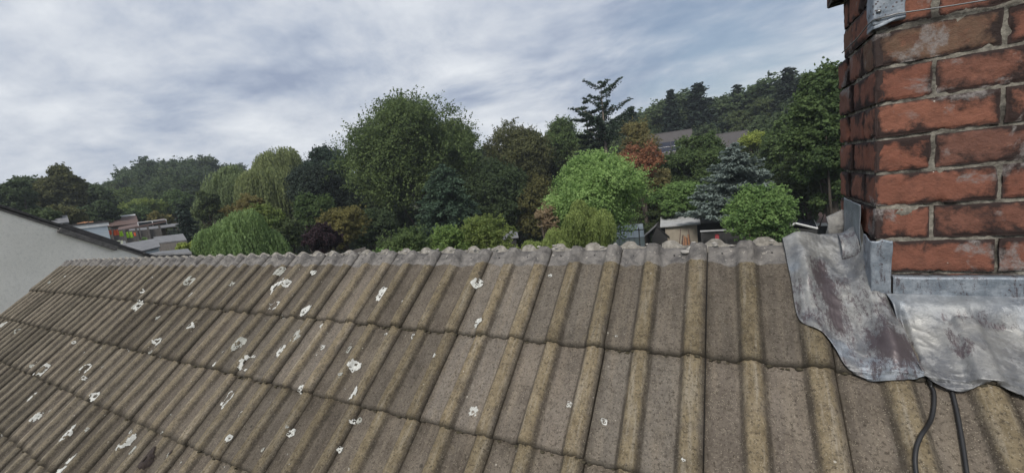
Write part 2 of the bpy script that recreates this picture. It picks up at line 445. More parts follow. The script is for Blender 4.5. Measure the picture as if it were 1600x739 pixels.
COURSES = [.588, .2466, -.079, -.400, -.722, -1.044, -1.366, -1.688, -2.01, -2.332]
def tile_course(name, parent, s_lo, s_hi, k0, k1, rng, far_side=False, top_course=False, seed=0, nx=56, ns=26):
    Vs, Qs, A = [], [], {'hgt': [], 'top': [], 'rnd': [], 'edge': [], 'far': [], 'pale': []}
    base = 0
    for kk in range(k0, k1):
        x0 = JX - .3 * (kk + 1)
        dens = 1 if x0 > -2.2 else .55
        mx_, ms_ = int(nx * dens), int(ns * dens)
        lx = np.concatenate([[.001], np.linspace(.001, .2975, mx_), [.2975]])
        ls = np.concatenate([[0], np.linspace(0, 1, ms_), [1]])
        Lx, Lt = np.meshgrid(lx, ls, indexing='ij')
        L = s_hi - s_lo
        jit = rng.uniform(-1, 1, 4)
        S = s_lo + Lt * L + jit[0] * .0025
        X = x0 + Lx + jit[3] * .0008
        rough = fnoise(X * 60, S * 60, 0, seed, 2) * .0009 + fnoise(X * 9, S * 9, 0, seed + 9, 2) * .001
        er = fnoise(X * 85, np.full_like(X, kk * 3.3 + seed), 0, seed + 3, 3) * .0035
        S = S - np.where(Lt < .02, er, 0)
        hgt = prof(Lx)
        n = hgt + .019 * (1 - Lt) + rough + jit[1] * .0030 * (1 - Lt) + jit[2] * .002 * (Lx / .3 - .5)
        n = n - .004 * np.exp(-Lt * L / .006)           # worn nose
        topm = np.zeros_like(X)
        if top_course:
            lim = .082 + .012 * fnoise(X * 12, X * 0, 0, 77, 2)
            dd = s_hi - S
            topm = 1 - sstep(lim - .018, lim + .012, dd)
            cap = (1 - sstep(.050, .068, dd + .007 * fnoise(X * 40, S * 40, 0, 31))) * sstep(.35, .8, hgt / .024)
            n = n + cap * (.007 + .003 * fnoise(X * 28, S * 28, 0, 41, 2)) + topm * .0015 * fnoise(X * 70, S * 70, 0, 19, 2)
        dn = np.zeros_like(X); dn[0] = dn[-1] = .018; dn[:, 0] = .0155; dn[:, -1] = .013
        if far_side: dn[:, -1] = .045
        n = n - dn
        P = rp(X, S, n)
        if far_side:
            off = .0
            yr, zr = RIDGE
            m = S_TOP - S + off                          # distance down the far slope from the ridge
            q = n + .010
            P = np.stack([JX + .3 + .073 - (X - JX) - .3 - 6.835, yr + .012 + m * SV[1] + q * math.sin(PHI), zr - m * SV[2] + q * math.cos(PHI)], -1)
        Vs.append(P.reshape(-1, 3)); Qs.append(gridq(P.shape[0], P.shape[1], base)); base += P.shape[0] * P.shape[1]
        A['pale'].append(np.full(X.size, .85 if far_side else 0.))
        A['hgt'].append((hgt / .024).ravel()); A['top'].append(topm.ravel()); A['rnd'].append(np.full(X.size, rng.random()))
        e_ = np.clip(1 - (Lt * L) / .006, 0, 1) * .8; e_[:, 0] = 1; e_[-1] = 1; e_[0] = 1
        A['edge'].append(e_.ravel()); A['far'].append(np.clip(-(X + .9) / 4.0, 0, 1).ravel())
    return mesh_np(name, np.concatenate(Vs), np.concatenate(Qs), M_TILE, parent, {k: np.concatenate(v) for k, v in A.items()})

p = rp(0, S_TOP, 0); RIDGE = (p[1], p[2])
KL, KR = 0, 24                                            # tiles from x=.202 leftwards
rng = np.random.default_rng(4)
roof = empty('tiled_roof', rp(-3, -1.0, 0), 'brown concrete double roll tile roof filling the foreground, ridge tiles off and spotted with white lichen', 'roof')
tops = [S_TOP] + [c + .07 for c in COURSES[:-1]]
for i, (lo, hi) in enumerate(zip(COURSES, tops)):
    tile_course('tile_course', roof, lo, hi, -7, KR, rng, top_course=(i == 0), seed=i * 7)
for i in range(5):
    hi = S_TOP - i * .33; lo = hi - .40
    o = tile_course('tile_course', roof, lo + 0.0, hi, -1, KR - 1, rng, far_side=True, seed=50 + i, nx=40, ns=12)
# deck below the tiles, hides the loft
mb = MB()
eb = rp(0, COURSES[-1] + .02, -.02); rb = rp(0, S_TOP, -.02); fb = np.array([0, RIDGE[0] * 2 - eb[1], eb[2]])
xl, xr = JX - .3 * KR + .02, JX + .3 * 7
for X in (xl, xr):
    pass
def cx(X, P): return (X, P[1], P[2])
low = 0.0
mb.hexa([cx(xl, eb), cx(xr, eb), cx(xr, rb), cx(xl, rb), cx(xl, eb + [0, 0, .006]), cx(xr, eb + [0, 0, .006]), cx(xr, rb + [0, 0, .006]), cx(xl, rb + [0, 0, .006])])
mb.hexa([cx(xl, rb - [0, 0, .02]), cx(xr, rb - [0, 0, .02]), cx(xr, fb), cx(xl, fb), cx(xl, rb - [0, 0, .012]), cx(xr, rb - [0, 0, .012]), cx(xr, fb + [0, 0, .006]), cx(xl, fb + [0, 0, .006])])
mb.build('underlay', M_DARKWOOD_AND_SHADE, roof)
# gable wall and front/back walls under the roof
mb = MB(); w_ = .12
x0, x1 = xl + .12, xr - .05
y0, y1 = eb[1] + .15, fb[1] - .15; zt = eb[2] - .1
mb.poly([(x0, y0, 0), (x1, y0, 0), (x1, y1, 0), (x0, y1, 0), (x0, y0, zt), (x1, y0, zt), (x1, y1, zt), (x0, y1, zt), (x0, RIDGE[0], RIDGE[1] - .15), (x1, RIDGE[0], RIDGE[1] - .15)],
        [(0, 1, 5, 4), (2, 3, 7, 6), (3, 0, 4, 8, 7), (1, 2, 6, 9, 5)])
mb.build('wall', M_RENDER, roof)
# verge strip at the left edge
mb = MB()
for i, (lo, hi) in enumerate(zip(COURSES, tops)):
    a0, a1 = rp(xl - .03, lo - .003, .016), rp(xl - .03, hi, 0)
    mb.box(a0 - NV * .05, (.045, 0, 0), a1 - a0, NV * .045)
mb.build('verge', M_DARKTILE, roof)
# dark coloured discs painting the shade inside the top course's nail holes
mb = MB()
for kk in range(-1, 12):
    for dx in (.045, .19):
        c = rp(JX - .3 * (kk + 1) + dx, S_TOP - .033 + random.Random(kk).uniform(-.004, .004), prof(np.array(dx)) + .0042)
        ring = [c + .0032 * (math.cos(t) * np.array([1, 0, 0]) + math.sin(t) * SV) for t in np.linspace(0, 2 * math.pi, 9)[:-1]]
        mb.poly(ring + [r_ - NV * .004 for r_ in ring], [tuple(range(8))] + [(i, i + 8, (i + 1) % 8 + 8, (i + 1) % 8) for i in range(8)])
mb.build('nail_hole_shade', M_DARKWOOD_AND_SHADE, roof)

def near_h(X, s):                         # height of the near slope surface
    X = np.asarray(X, float); s = np.asarray(s, float)
    lx = np.mod(X - JX, .3); h = prof(lx)
    w = np.zeros_like(s)
    for lo, hi in zip(COURSES, tops):
        m = (s >= lo - .002) & (w == 0); L = hi - lo
        w = np.where(m, .019 * (1 - np.clip((s - lo) / L, 0, 1)) + 1e-6, w)
    return h + w
# pale mortar lumps left along the ridge
def lump(mb, c, r, seed, flat=.6):
    nu, nv = 10, 7; b0 = len(mb.v)
    for i in range(nv + 1):
        th = math.pi * i / nv
        for j in range(nu):
            ph = 2 * math.pi * j / nu
            d = np.array([math.sin(th) * math.cos(ph), math.sin(th) * math.sin(ph), math.cos(th)])
            rr = r * (1 + .38 * float(vnoise(d[0] * 1.7 + seed, d[1] * 1.7, d[2] * 1.7, seed)))
            mb.v.append(tuple(c + d * rr * np.array([1.3, .8, flat])))
    for i in range(nv):
        for j in range(nu):
            mb.f.append((b0 + i * nu + j, b0 + (i + 1) * nu + j, b0 + (i + 1) * nu + (j + 1) % nu, b0 + i * nu + (j + 1) % nu))
mb = MB(); rr_ = random.Random(8)
for i in range(150):
    X = rr_.uniform(-6.8, .1); far = rr_.random() < .5
    r = rr_.uniform(.003, .008)
    c = rp(X, S_TOP + rr_.uniform(-.004, .018), rr_.uniform(.008, .016))
    lump(mb, c, r, i)
c = rp(-.165, S_TOP - .028, .012); lump(mb, c, .017, 99, .4)
lump(mb, rp(-.152, S_TOP - .018, .018), .011, 98, .8)
mb.build('ridge_mortar', M_MORTLUMP, roof, smooth=True)

# moss and grit caught under the lower edge of every course
mb = MB(); rm = random.Random(31)
for ci, lo in enumerate(COURSES[:5]):
    X = JX + 1.0
    while X > -5.5:
        far_ = 1 + .25 * max(0, -X)
        X -= rm.uniform(.010, .045) * far_
        if rm.random() < .35: continue
        r = rm.uniform(.0025, .006) * min(far_, 1.6)
        h = prof(np.array((X - JX) % .3)); Ls = tops[ci] - lo
        b0 = len(mb.v); c = rp(X, lo - rm.uniform(0, .004), float(h) + rm.uniform(.002, .010))
        n_ = 7
        for i in range(4):
            th = math.pi * (i + .01) / 3.02
            for j in range(n_):
                a_ = 2 * math.pi * j / n_; q_ = r * rm.uniform(.65, 1.3)
                mb.v.append(tuple(c + q_ * np.array([1.7 * math.sin(th) * math.cos(a_), math.sin(th) * math.sin(a_), .8 * math.cos(th)])))
        for i in range(3):
            for j in range(n_): mb.f.append((b0 + i * n_ + j, b0 + (i + 1) * n_ + j, b0 + (i + 1) * n_ + (j + 1) % n_, b0 + i * n_ + (j + 1) % n_))
tag(mb.build('edge_moss', plain('brown_edge_moss', (.045, .038, .024), (.075, .065, .04), 1, 120, bump=.004), roof, smooth=True), kind='stuff')
# lichen crusts
def lichen(u, v, rad, seed, asp=1.25, hole=.0, mat=M_LICHEN, thick=.0016, name='lichen_patch'):
    X0, s0 = roof_uv(u, v, .02); st = max(rad / 26, .0014)
    nx = int(rad * 2.2 / st); ny = int(rad * 2.2 * asp / st)
    x = X0 + (np.arange(nx) - nx / 2) * st; s = s0 + (np.arange(ny) - ny / 2) * st
    Xg, Sg = np.meshgrid(x, s, indexing='ij')
    dx = (Xg - X0) / rad; ds = (Sg - s0) / (rad * asp); rr = np.hypot(dx, ds)
    f = rr + .20 * fnoise(dx * 1.6 + seed, ds * 1.6, 0, seed, 3) + .08 * fnoise(dx * 6, ds * 6, 0, seed + 5, 2)
    keep = f < .72
    gaps = fnoise(dx * 3.4 + 9, ds * 3.4, 0, seed + 8, 3)
    keep &= ~((gaps > .62 - hole * .55) & (rr > .12))
    keep &= ~((rr + .16 * gaps) < hole * .85)
    edge = np.clip((.72 - f) * 5, 0, 1)
    n = near_h(Xg, Sg) + .0012 + thick * edge + .0006 * fnoise(Xg * 300, Sg * 300, 0, seed, 2)
    P = rp(Xg, Sg, n).reshape(-1, 3)
    q = gridq(nx, ny); kq = keep.ravel()[q].all(1); q = q[kq]
    if len(q) < 4: return
    us, inv = np.unique(q, return_inverse=True)
    o = mesh_np(name, P[us], inv.reshape(-1, 4), mat, roof)
    return o
LI = [(595, 458, .034, 1.5, .0), (745, 443, .026, 1.1, .1), (748, 505, .026, 1.0, .15), (437, 547, .034, 1.0, .05), (432, 447, .060, 1, .4), (448, 443, .03, 1, .1),
      (428, 477, .042, 1, .5), (353, 547, .052, 1.1, .4), (388, 567, .05, 1.1, .55), (357, 622, .055, 1.1, .6), (350, 632, .028, 1, .1), (555, 615, .032, 1.2, .25), (738, 643, .022, 1.2, .1),
      (889, 630, .013, 1, 0), (943, 657, .012, 1, .1), (680, 557, .013, 1, 0), (963, 525, .007, 1, 0), (1070, 721, .007, 1, 0), (858, 428, .012, .8, 0),
      (198, 688, .046, 1.2, .4), (362, 686, .014, 1.4, 0), (530, 703, .013, 1, 0), (135, 575, .04, 1, .3), (246, 533, .034, 1, .3), (237, 443, .09, 1, .7),
      (502, 541, .016, 1, .1), (643, 523, .014, 1, .2), (22, 603, .035, 1.2, .2), (52, 620, .04, 1, .15), (8, 592, .03, 1, 0), (210, 560, .02, 1, .1), (300, 510, .03, 1, .3),
      (470, 607, .02, 1, .1), (500, 507, .018, 1, 0), (628, 470, .01, 1, 0), (55, 655, .016, 1.2, 0), (300, 463, .03, 1, .3), (488, 425, .02, 1, .1), (600, 520, .01, 1, .2)]
for i, (u, v, r, asp, hole) in enumerate(LI): lichen(u, v, r * 1.18, i * 3 + 1, asp, hole)
rl_ = random.Random(21)
for i in range(95):
    u_ = rl_.uniform(-20, 560); v_ = rl_.uniform(420, 739)
    X_, s_ = roof_uv(u_, v_)
    if s_ > .93 or X_ < -6.8: continue
    lichen(u_, v_, rl_.choice([.004, .005, .007, .012, .026]) * (1 + .25 * abs(X_)), 400 + i, rl_.uniform(.8, 1.5), rl_.choice([0, 0, .2, .4]), M_LICHEN if i % 2 else M_LICHEN2)
lichen(232, 718, .05, 321, 1.5, 0, M_MOSS, .006, 'moss_clump')
lichen(270, 708, .012, 322, 1.5, 0, M_MOSS, .003, 'moss_clump')

# ------------------------------------------------------------------ chimney
CX, CY = .3185, 1.40                      # left corner and front plane
CH = .0885                                # course height
def front_z(v): return PY(1368, v, CY)[2]
z_bed = front_z(426.0) if False else PY(1395, 426, CY)[2]
chim = empty('chimney_stack', (CX + .4, CY + .2, z_bed - .5), 'sooty red brick chimney stack with lead flashing and wire lashing at the right edge', 'chimney')
BV, BQ, BA = [], [], {'rnd': [], 'ed': []}
bbase = 0
rb_ = np.random.default_rng(11)
def brick(o, ex, ez, nrm, Lx, Lz, depth, seed, rnd, gx=.0045):
    """front face grid with rounded edges, and skirts going back"""
    global bbase
    nx = max(int(Lx / gx), 4); nz = max(int(Lz / gx), 4)
    x = np.concatenate([[0, 0], np.linspace(0, Lx, nx), [Lx, Lx]]); z = np.concatenate([[0, 0], np.linspace(0, Lz, nz), [Lz, Lz]])
    X, Z = np.meshgrid(x, z, indexing='ij')
    ed = np.minimum(np.minimum(X, Lx - X), np.minimum(Z, Lz - Z))
    wob = .0012
    Xw = X + np.where((X < .001) | (X > Lx - .001), fnoise(Z * 45, seed * 1.7, 0, seed, 3) * wob, 0)
    Zw = Z + np.where((Z < .001) | (Z > Lz - .001), fnoise(X * 35, seed * 2.3 + 7, 0, seed, 3) * wob, 0)
    out = -.0038 * np.exp(-ed / .0016) + .0012 * fnoise(X * 30, Z * 30, seed, seed, 3) + .0007 * fnoise(X * 150, Z * 150, seed, seed + 4, 2)
    chip = fnoise(X * 40 + seed, Z * 40, 0, seed + 2, 2)
    out -= .006 * np.clip(chip - .55, 0, 1) * np.exp(-ed / .012) * 3
    d = np.zeros_like(X); d[0] = d[-1] = 1; d[:, 0] = 1; d[:, -1] = 1
    ins = .006
    Xw = np.where((d > 0), np.clip(Xw, ins, Lx - ins), Xw); Zw = np.where((d > 0), np.clip(Zw, ins, Lz - ins), Zw)
    out = np.where(d > 0, -depth, out)
    P = o + Xw[..., None] * ex + Zw[..., None] * ez + out[..., None] * nrm
    BV.append(P.reshape(-1, 3)); BQ.append(gridq(P.shape[0], P.shape[1], bbase)); bbase += X.size
    BA['rnd'].append(np.full(X.size, rnd)); BA['ed'].append(np.where(d > 0, 1, np.exp(-ed / .011)).ravel())
ex, ey, ez = np.array([1., 0, 0]), np.array([0, 1., 0]), np.array([0, 0, 1.])
J = .0082
NROW_DN, NROW_UP = 5, 12
W_CH = .95
seed = 0
rowtone = {}
for r in range(-NROW_DN, NROW_UP):
    z0 = z_bed + r * CH + J * .5; hz = CH - J
    if r == NROW_UP - 1: zc = z0
    short_first = (r % 2 == 1)
    proud = rb_.uniform(-.002, .002)
    xs = []
    # r=0: stretcher partly behind the lead ; odd rows: header first
    x = 0.0
    first = .106 if short_first else .222
    L = first
    while x < W_CH:
        L = min(L, W_CH - x); xs.append((x, L)); x += L + J; L = .222
    rn0 = rb_.random()
    for i, (x, L) in enumerate(xs):
        seed += 1; rn = rn0 if i == 0 else rb_.random()
        if i == 0 and r == 7: rn = 0.3
        if r == 8 and i == 0: rn = .98
        o = np.array([CX + x, CY - proud, z0 + rb_.uniform(-.001, .001)])
        brick(o, ex, ez, -ey, L, hz, .07, seed, rn)
    # left return face
    dep = .375 if r < 7 else .335
    y = 0.0; ys = []; L = .222 if short_first else .106
    while y < dep - .02:
        L = min(L, dep - y); ys.append((y, L)); y += L + J; L = .15 if not short_first else .14
    for i, (y, L) in enumerate(ys):
        seed += 1; rn = rn0 if i == 0 else rb_.random()
        jut = rb_.uniform(0, .003) + (.006 if i == len(ys) - 1 and r < 7 else 0)
        o = np.array([CX + proud * .5 - jut, CY + y + L, z0])
        brick(o, -ey, ez, -ex, L, hz, .03, seed, rn, .006)
    # back face, coarse
    for i, (x, L) in enumerate(xs):
        seed += 1
        brick(np.array([CX + x + L, CY + dep, z0]), -ex, ez, ey, L, hz, .07, seed, rb_.random(), .012)
# oversailing course at the top left, seen just above the frame
zc = PY(1320, 7, 1.74)[2] + .004
seed += 1
for i in range(4):
    seed += 1
    brick(np.array([CX - .04, CY + .34 - .112 * i + .03, zc + .002]), -ey, ez, -ex, .104, .075, .1, seed, .5, .008)
mesh_np('brickwork', np.concatenate(BV), np.concatenate(BQ), M_BRICK, chim, {k: np.concatenate(v) for k, v in BA.items()})
mb = MB()
for i in range(4):
    y1_ = CY + .34 - .112 * i + .03
    mb.box((CX - .038, y1_ - .104, zc + .004), (.2, 0, 0), (0, .104, 0), (0, 0, .07))
mb.build('corbel_core', M_MORTAR, chim)
# mortar core: displaced front and left slabs
def slab(o, e1, e2, nrm, L1, L2, amp, seed, st=.0045):
    n1, n2 = int(L1 / st), int(L2 / st)
    a1, a2 = np.meshgrid(np.linspace(0, L1, n1), np.linspace(0, L2, n2), indexing='ij')
    h = amp * fnoise(a1 * 30, a2 * 30, 0, seed, 3) + amp * .6 * fnoise(a1 * 110, a2 * 110, 0, seed + 3, 2) + .004 * np.clip(fnoise(a1 * 9, a2 * 9, 0, seed + 8, 2), -1, .3)
    return (o + a1[..., None] * e1 + a2[..., None] * e2 + h[..., None] * nrm).reshape(-1, 3), gridq(n1, n2)
zb = z_bed - NROW_DN * CH; Ht = (NROW_DN + NROW_UP) * CH
v1, q1 = slab(np.array([CX + .003, CY + .0065, zb]), ex, ez, -ey, W_CH - .004, Ht, .0022, 3)
v2, q2 = slab(np.array([CX + .0065, CY + .37 - .004, zb]), -ey, ez, -ex, .362, Ht, .002, 4)
v3, q3 = slab(np.array([CX + W_CH, CY + .325, zb]), -ex, ez, ey, W_CH - .004, Ht, .002, 5, .02)
mesh_np('mortar', np.concatenate([v1, v2, v3]), np.concatenate([q1, q2 + len(v1), q3 + len(v1) + len(v2)]), M_MORTAR, chim)
mb = MB(); mb.box((CX + .02, CY + .02, zb), (W_CH - .03, 0, 0), (0, .30, 0), (0, 0, Ht)); mb.build('core', M_MORTAR, chim)
# mortar chunk at the rear left corner foot
mb = MB(); lump(mb, PY(1316, 352, 1.72), .035, 5, 1.2); mb.build('mortar_fillet', M_MORTLUMP, chim, smooth=True)

# ---- lead
def sheet(name, P, blue=0.0, stain=0.0, thick=.002, parent=chim, mat=M_LEAD):
    n1, n2 = P.shape[:2]
    bl = blue if isinstance(blue, np.ndarray) else np.full((n1, n2), blue)
    sn = stain if isinstance(stain, np.ndarray) else np.full((n1, n2), stain)
    o = mesh_np(name, P.reshape(-1, 3), gridq(n1, n2), mat, parent, {'blue': bl.ravel(), 'stain': sn.ravel()})
    s = o.modifiers.new('thick', 'SOLIDIFY'); s.thickness = thick; s.offset = 0
    return o
def curve(pts, n):
    pts = np.array(pts, float); d = np.r_[0, np.cumsum(np.linalg.norm(np.diff(pts, axis=0), axis=1))]
    # catmull-rom sampled by length
    t = np.linspace(0, d[-1], n); out = []
    for tt in t:
        i = min(max(np.searchsorted(d, tt) - 1, 0), len(pts) - 2)
        p0, p1, p2, p3 = pts[max(i - 1, 0)], pts[i], pts[i + 1], pts[min(i + 2, len(pts) - 1)]
        f = (tt - d[i]) / (d[i + 1] - d[i] + 1e-9)
        out.append(.5 * (2 * p1 + (p2 - p0) * f + (2 * p0 - 5 * p1 + 4 * p2 - p3) * f * f + (3 * p1 - p0 - 3 * p2 + p3) * f ** 3))
    return np.array(out)
def smooth_h(X, s, r=.02):
    acc = 0
    for dx in (-1, -.5, 0, .5, 1):
        for ds in (-.6, 0, .6):
            acc = acc + near_h(X + dx * r, s + ds * r)
    return acc / 15
# saddle and side flashing over the ridge
T = [roof_uv(*p, .03) for p in [(1223, 369), (1250, 366), (1290, 364), (1335, 362), (1349, 372), (1362, 412), (1386, 460), (1396, 478)]]
B = [roof_uv(*p, .02) for p in [(1237, 440), (1249, 503), (1285, 527), (1305, 549), (1322, 575), (1358, 592), (1400, 598), (1420, 596), (1444, 590)]]
NU, NVv = 150, 130
Tc, Bc = curve(T, NU), curve(B, NU)
u_, v_ = np.meshgrid(np.linspace(0, 1, NU), np.linspace(0, 1, NVv), indexing='ij')
XX = Tc[:, None, 0] * (1 - v_) + Bc[:, None, 0] * v_; SS = Tc[:, None, 1] * (1 - v_) + Bc[:, None, 1] * v_
nn_ = smooth_h(XX, SS, .018) + .008
XX = np.minimum(XX, CX - .004 + .05 * (1 - sstep(.79, .83, SS)))
up = sstep(.270, .320, XX) * sstep(.80, .92, SS)
nn_ = nn_ + .036 * up * up
ridge_lift = sstep(.90, 1.03, SS)
nn_ += .012 * ridge_lift + + .0035 * fnoise(XX * 16, SS * 9, 0, 5, 3) + .0040 * (1 - np.abs(fnoise(XX * 22 + SS * 9, SS * 12, 0, 6, 3))) - .003
# dressed bulge over the roll and folded crease
nn_ += .016 * np.exp(-((XX - .175 - .0 * SS) / .024) ** 2) * sstep(.80, .86, SS) * (1 - sstep(.955, .99, SS))
nn_ += .010 * np.exp(-((XX - .315) / .022) ** 2) * sstep(.60, .64, SS) * (1 - sstep(.70, .76, SS))
nn_ = np.maximum(nn_, near_h(XX, SS) + .005) + .006 * np.exp(-((XX - .37) / .02) ** 2) * sstep(.85, 1, v_)
stn = .20 * np.exp(-((XX - .205 + (.92 - SS) * -.10) / .022) ** 2) * sstep(.66, .75, SS) * (1 - sstep(.93, .97, SS)) \
    + .24 * np.exp(-((XX - .322) / .035) ** 2 - ((SS - .655) / .05) ** 2) + .08 * (1 - sstep(.85, .95, SS)) - .28 * sstep(.93, 1.0, SS)
blu = sstep(0, .4, fnoise(XX * 14, SS * 14, 0, 12, 2)) * .7 * (1 - sstep(.9, .97, SS))
P = rp(XX, SS, nn_)
# fold over the far side: prepend rows
back = []
nb = 14
for i in range(nb, 0, -1):
    m = i * .009
    row = P[:, 0].copy()
    row[:, 1] += m * math.cos(PHI * min(1, i / 4)); row[:, 2] -= m * math.sin(PHI * min(1, i / 4)) * 1.1
    back.append(row)
msk = int(NU * .38)
o = sheet('lead_saddle', P, blu, stn)
Pb = np.stack(back, 1)[:msk]
Pb = np.concatenate([Pb, P[:msk, :1]], 1)
sheet('lead_saddle_back', Pb, .2, .0)
# front apron: upstand on the brick face then dressed out over the tiles
Xr = 1.25
Bf = [roof_uv(*p, .02) for p in [(1440, 588), (1462, 600), (1500, 612), (1545, 603), (1600, 620)]]
Bf = Bf + [(.62, .575), (.75, .60), (.95, .58), (1.25, .60)]
NU, NVv = 220, 110
Bc = curve(Bf, NU)
zb0 = PY(1395, 464, CY)[2]
rowsP, rowsB, rowsS = [], [], []
xt = np.linspace(CX + .018, Xr, NU)
# s of the roof where the front plane meets it
sj = (CY - .012 - (NB + .03) * NV[1]) / SV[1]
zj = sj * SV[2] + (NB + .03) * NV[2] + H
n_up = 24
for i in range(n_up):
    f = i / n_up
    z = zb0 + .006 + (zj - zb0 - .006) * f
    yy = CY - .010 - .006 * f * f + .0015 * fnoise(xt * 18, f * 3, 0, 4, 2)
    rowsP.append(np.stack([xt, yy, np.full(NU, z)], -1)); rowsB.append(np.full(NU, .85 - .2 * f)); rowsS.append(np.full(NU, -.05))
n_dn = NVv
for i in range(n_dn):
    f = i / (n_dn - 1)
    X = xt * (1 - f) + Bc[:, 0] * f
    X = np.where(f > 0, xt + (Bc[:, 0] - xt) * f, xt)
    s = sj + (Bc[:, 1] - sj) * f
    h = smooth_h(X, s, .026) * sstep(0, .3, f) + .030 * (1 - sstep(0, .35, f)) + .009 + .010 * np.exp(-((f - .16) / .12) ** 2)
    h = h + (.0045 * fnoise(X * 11 + s * 9, s * 5, 0, 9, 3) + .0055 * (1 - np.abs(fnoise(X * 17 + s * 14, s * 11, 0, 19, 3))) - .004) * sstep(.05, .3, f) + .010 * np.exp(-((X - .385 - f * 0.01) / .018) ** 2) * sstep(.2, .6, f) * 0
    h = np.maximum(h, near_h(X, s) + .006) + .010 * (np.exp(-((X - .378) / .018) ** 2) + np.exp(-((X - .414) / .018) ** 2)) * sstep(.8, 1, f)
    h = h - .014 * (1 - sstep(.7, .9, f)) * np.exp(-((X - (.352 + .012 * f)) / .008) ** 2) * sstep(.1, .3, f)
    rowsP.append(rp(X, s, h)); rowsB.append(.55 * (1 - sstep(0, .4, f)) + .25 * (fnoise(X * 12, s * 12, 0, 22) > .2))
    rowsS.append(.20 * sstep(.12, .4, f) * sstep(-.35, .25, fnoise(X * 9 + 3.3, s * 9, 0, 61, 2)) * sstep(.405, .46, X) + .22 * np.exp(-((X - .362) / .012) ** 2) * sstep(.3, .6, f) - .2 * np.exp(-((X - .385) / .02) ** 2))
sheet('lead_apron', np.stack(rowsP, 1), np.stack(rowsB, 1), np.stack(rowsS, 1))
# cover flashing
zt0 = PY(1395, 431, CY)[2]
n1, n2 = 160, 14
X, f = np.meshgrid(np.linspace(CX + .032, Xr, n1), np.linspace(0, 1, n2), indexing='ij')
Yc = CY - .016 - .002 * fnoise(X * 12, f, 0, 8, 2) - .003 * f
Z = zt0 + (zb0 - zt0) * f + .0012 * fnoise(X * 14, f * 0, 0, 15, 2)
P = np.stack([X, Yc, Z], -1); P = np.concatenate([np.stack([X[:, 0], np.full(n1, CY + .004), Z[:, 0] + .002], -1)[:, None], P], 1)
sheet('cover_flashing', P, .95, .05)
# corner soaker wrapping the arris
def wrap(name, z_top, z_bot, front_w, side_w, blue, stain, gap=.008, ztopv=None, seed=1):
    n1, n2 = 60, 34
    t = np.linspace(-side_w, front_w, n1); f = np.linspace(0, 1, n2)
    Tt, Ff = np.meshgrid(t, f, indexing='ij')
    r = .006
    X = np.where(Tt > 0, CX + Tt, CX - gap * (1 - .0)); Y = np.where(Tt > 0, CY - gap, CY - Tt)
    near = np.clip(1 - np.abs(Tt) / r, 0, 1)
    X = np.where(Tt <= 0, CX - gap, CX - gap + np.clip(Tt / r, 0, 1) * gap + np.clip(Tt - r, 0, 9)); 
    Y = np.where(Tt >= 0, CY - gap, CY - gap + np.clip(-Tt / r, 0, 1) * gap + np.clip(-Tt - r, 0, 9))
    zt = z_top + .004 * fnoise(Tt * 60, 0, 0, seed, 2) + .012 * sstep(.0, side_w, -Tt)
    zbt = z_bot + .03 * sstep(0, side_w, -Tt) * 0 - .035 * sstep(0, front_w, Tt) + .02
    Z = zt + (zbt - zt) * Ff
    w = .0016 * fnoise(Tt * 25, Ff * 4, 0, seed + 3, 2)
    P = np.stack([X + w, Y - np.abs(w), Z], -1)
    return sheet(name, P, blue, stain)
wrap('step_flashing', PY(1378, 376, CY)[2], PY(1378, 484, CY)[2], .036, .062, .95, .06, .012)
# upper step flashing, on the left face, with arched lower edge round the ridge
n1, n2 = 60, 40
ys = np.linspace(1.485, 1.69, n1); f = np.linspace(0, 1, n2); Yg, Fg = np.meshgrid(ys, f, indexing='ij')
ztop = np.interp(ys, [1.485, 1.69], [PX(1346, 320, CX - .01)[2], PX(1321, 309, CX - .01)[2]])
zlow = RIDGE[1] + .035 - .10 * np.abs((ys - 1.575) / .1) ** 1.8 * .8
zlow = np.minimum(zlow, ztop - .02); zlow = np.maximum(zlow, RIDGE[1] - .16)
Z = ztop[:, None] + (zlow - ztop)[:, None] * Fg
X = CX - .014 - .002 * fnoise(Yg * 20, Z * 20, 0, 3, 2)
sheet('step_flashing', np.stack([X, Yg, Z], -1), .8, .0)
# rolled lead collar rising round the ridge against the stack
n1, n2 = 40, 24
th = np.linspace(-.35 * math.pi, .62 * math.pi, n1); xx = np.linspace(CX - .052, CX - .016, n2)
Tg, Xg = np.meshgrid(th, xx, indexing='ij')
rad_ = .052 + .020 * ((Xg - (CX - .052)) / .036) ** 2 + .002 * fnoise(Tg * 2, Xg * 50, 0, 7, 2)
Y = 1.565 - rad_ * np.sin(Tg) * 1.2; Z = RIDGE[1] - .020 + rad_ * np.cos(Tg) * 1.0
sheet('ridge_collar', np.stack([Xg, Y, Z], -1), .15, .1)

# corner plate with rivets and lashing wire
def plate():
    zt, zb_ = z_bed + .62, PY(1378, 47, CY)[2]
    n1, n2 = 40, 50
    t = np.linspace(-.05, .060, n1); f = np.linspace(0, 1, n2); Tt, Ff = np.meshgrid(t, f, indexing='ij')
    X = np.where(Tt < 0, CX - .006, CX - .006 + Tt); Y = np.where(Tt < 0, CY - .010 - Tt, CY - .010)
    zt_ = PY(1378, -30, CY)[2]
    Z = zt_ + (zb_ - zt_) * Ff - .010 * sstep(.045, .0, Tt) * 0
    Z = Z + np.where(Ff > .9, .012 * sstep(.0, .05, Tt) + .003, 0)
    w = .002 * fnoise(Tt * 40, Ff * 5, 0, 2, 2)
    P = np.stack([X - np.abs(w), Y + w * .5, Z], -1)
    return sheet('corner_plate', P, 1.0, -.3, .0015)
pl = plate()
for (u, v) in ((1373, 18), (1373, 30)):
    mb = MB(); c = PY(u, v, CY - .0125)
    lump(mb, c, .0042, 3, 1.0); mb.build('rivet', M_STEEL, pl if False else chim, smooth=True)
mb = MB()
zw = PY(1385, 26, CY - .014)[2]
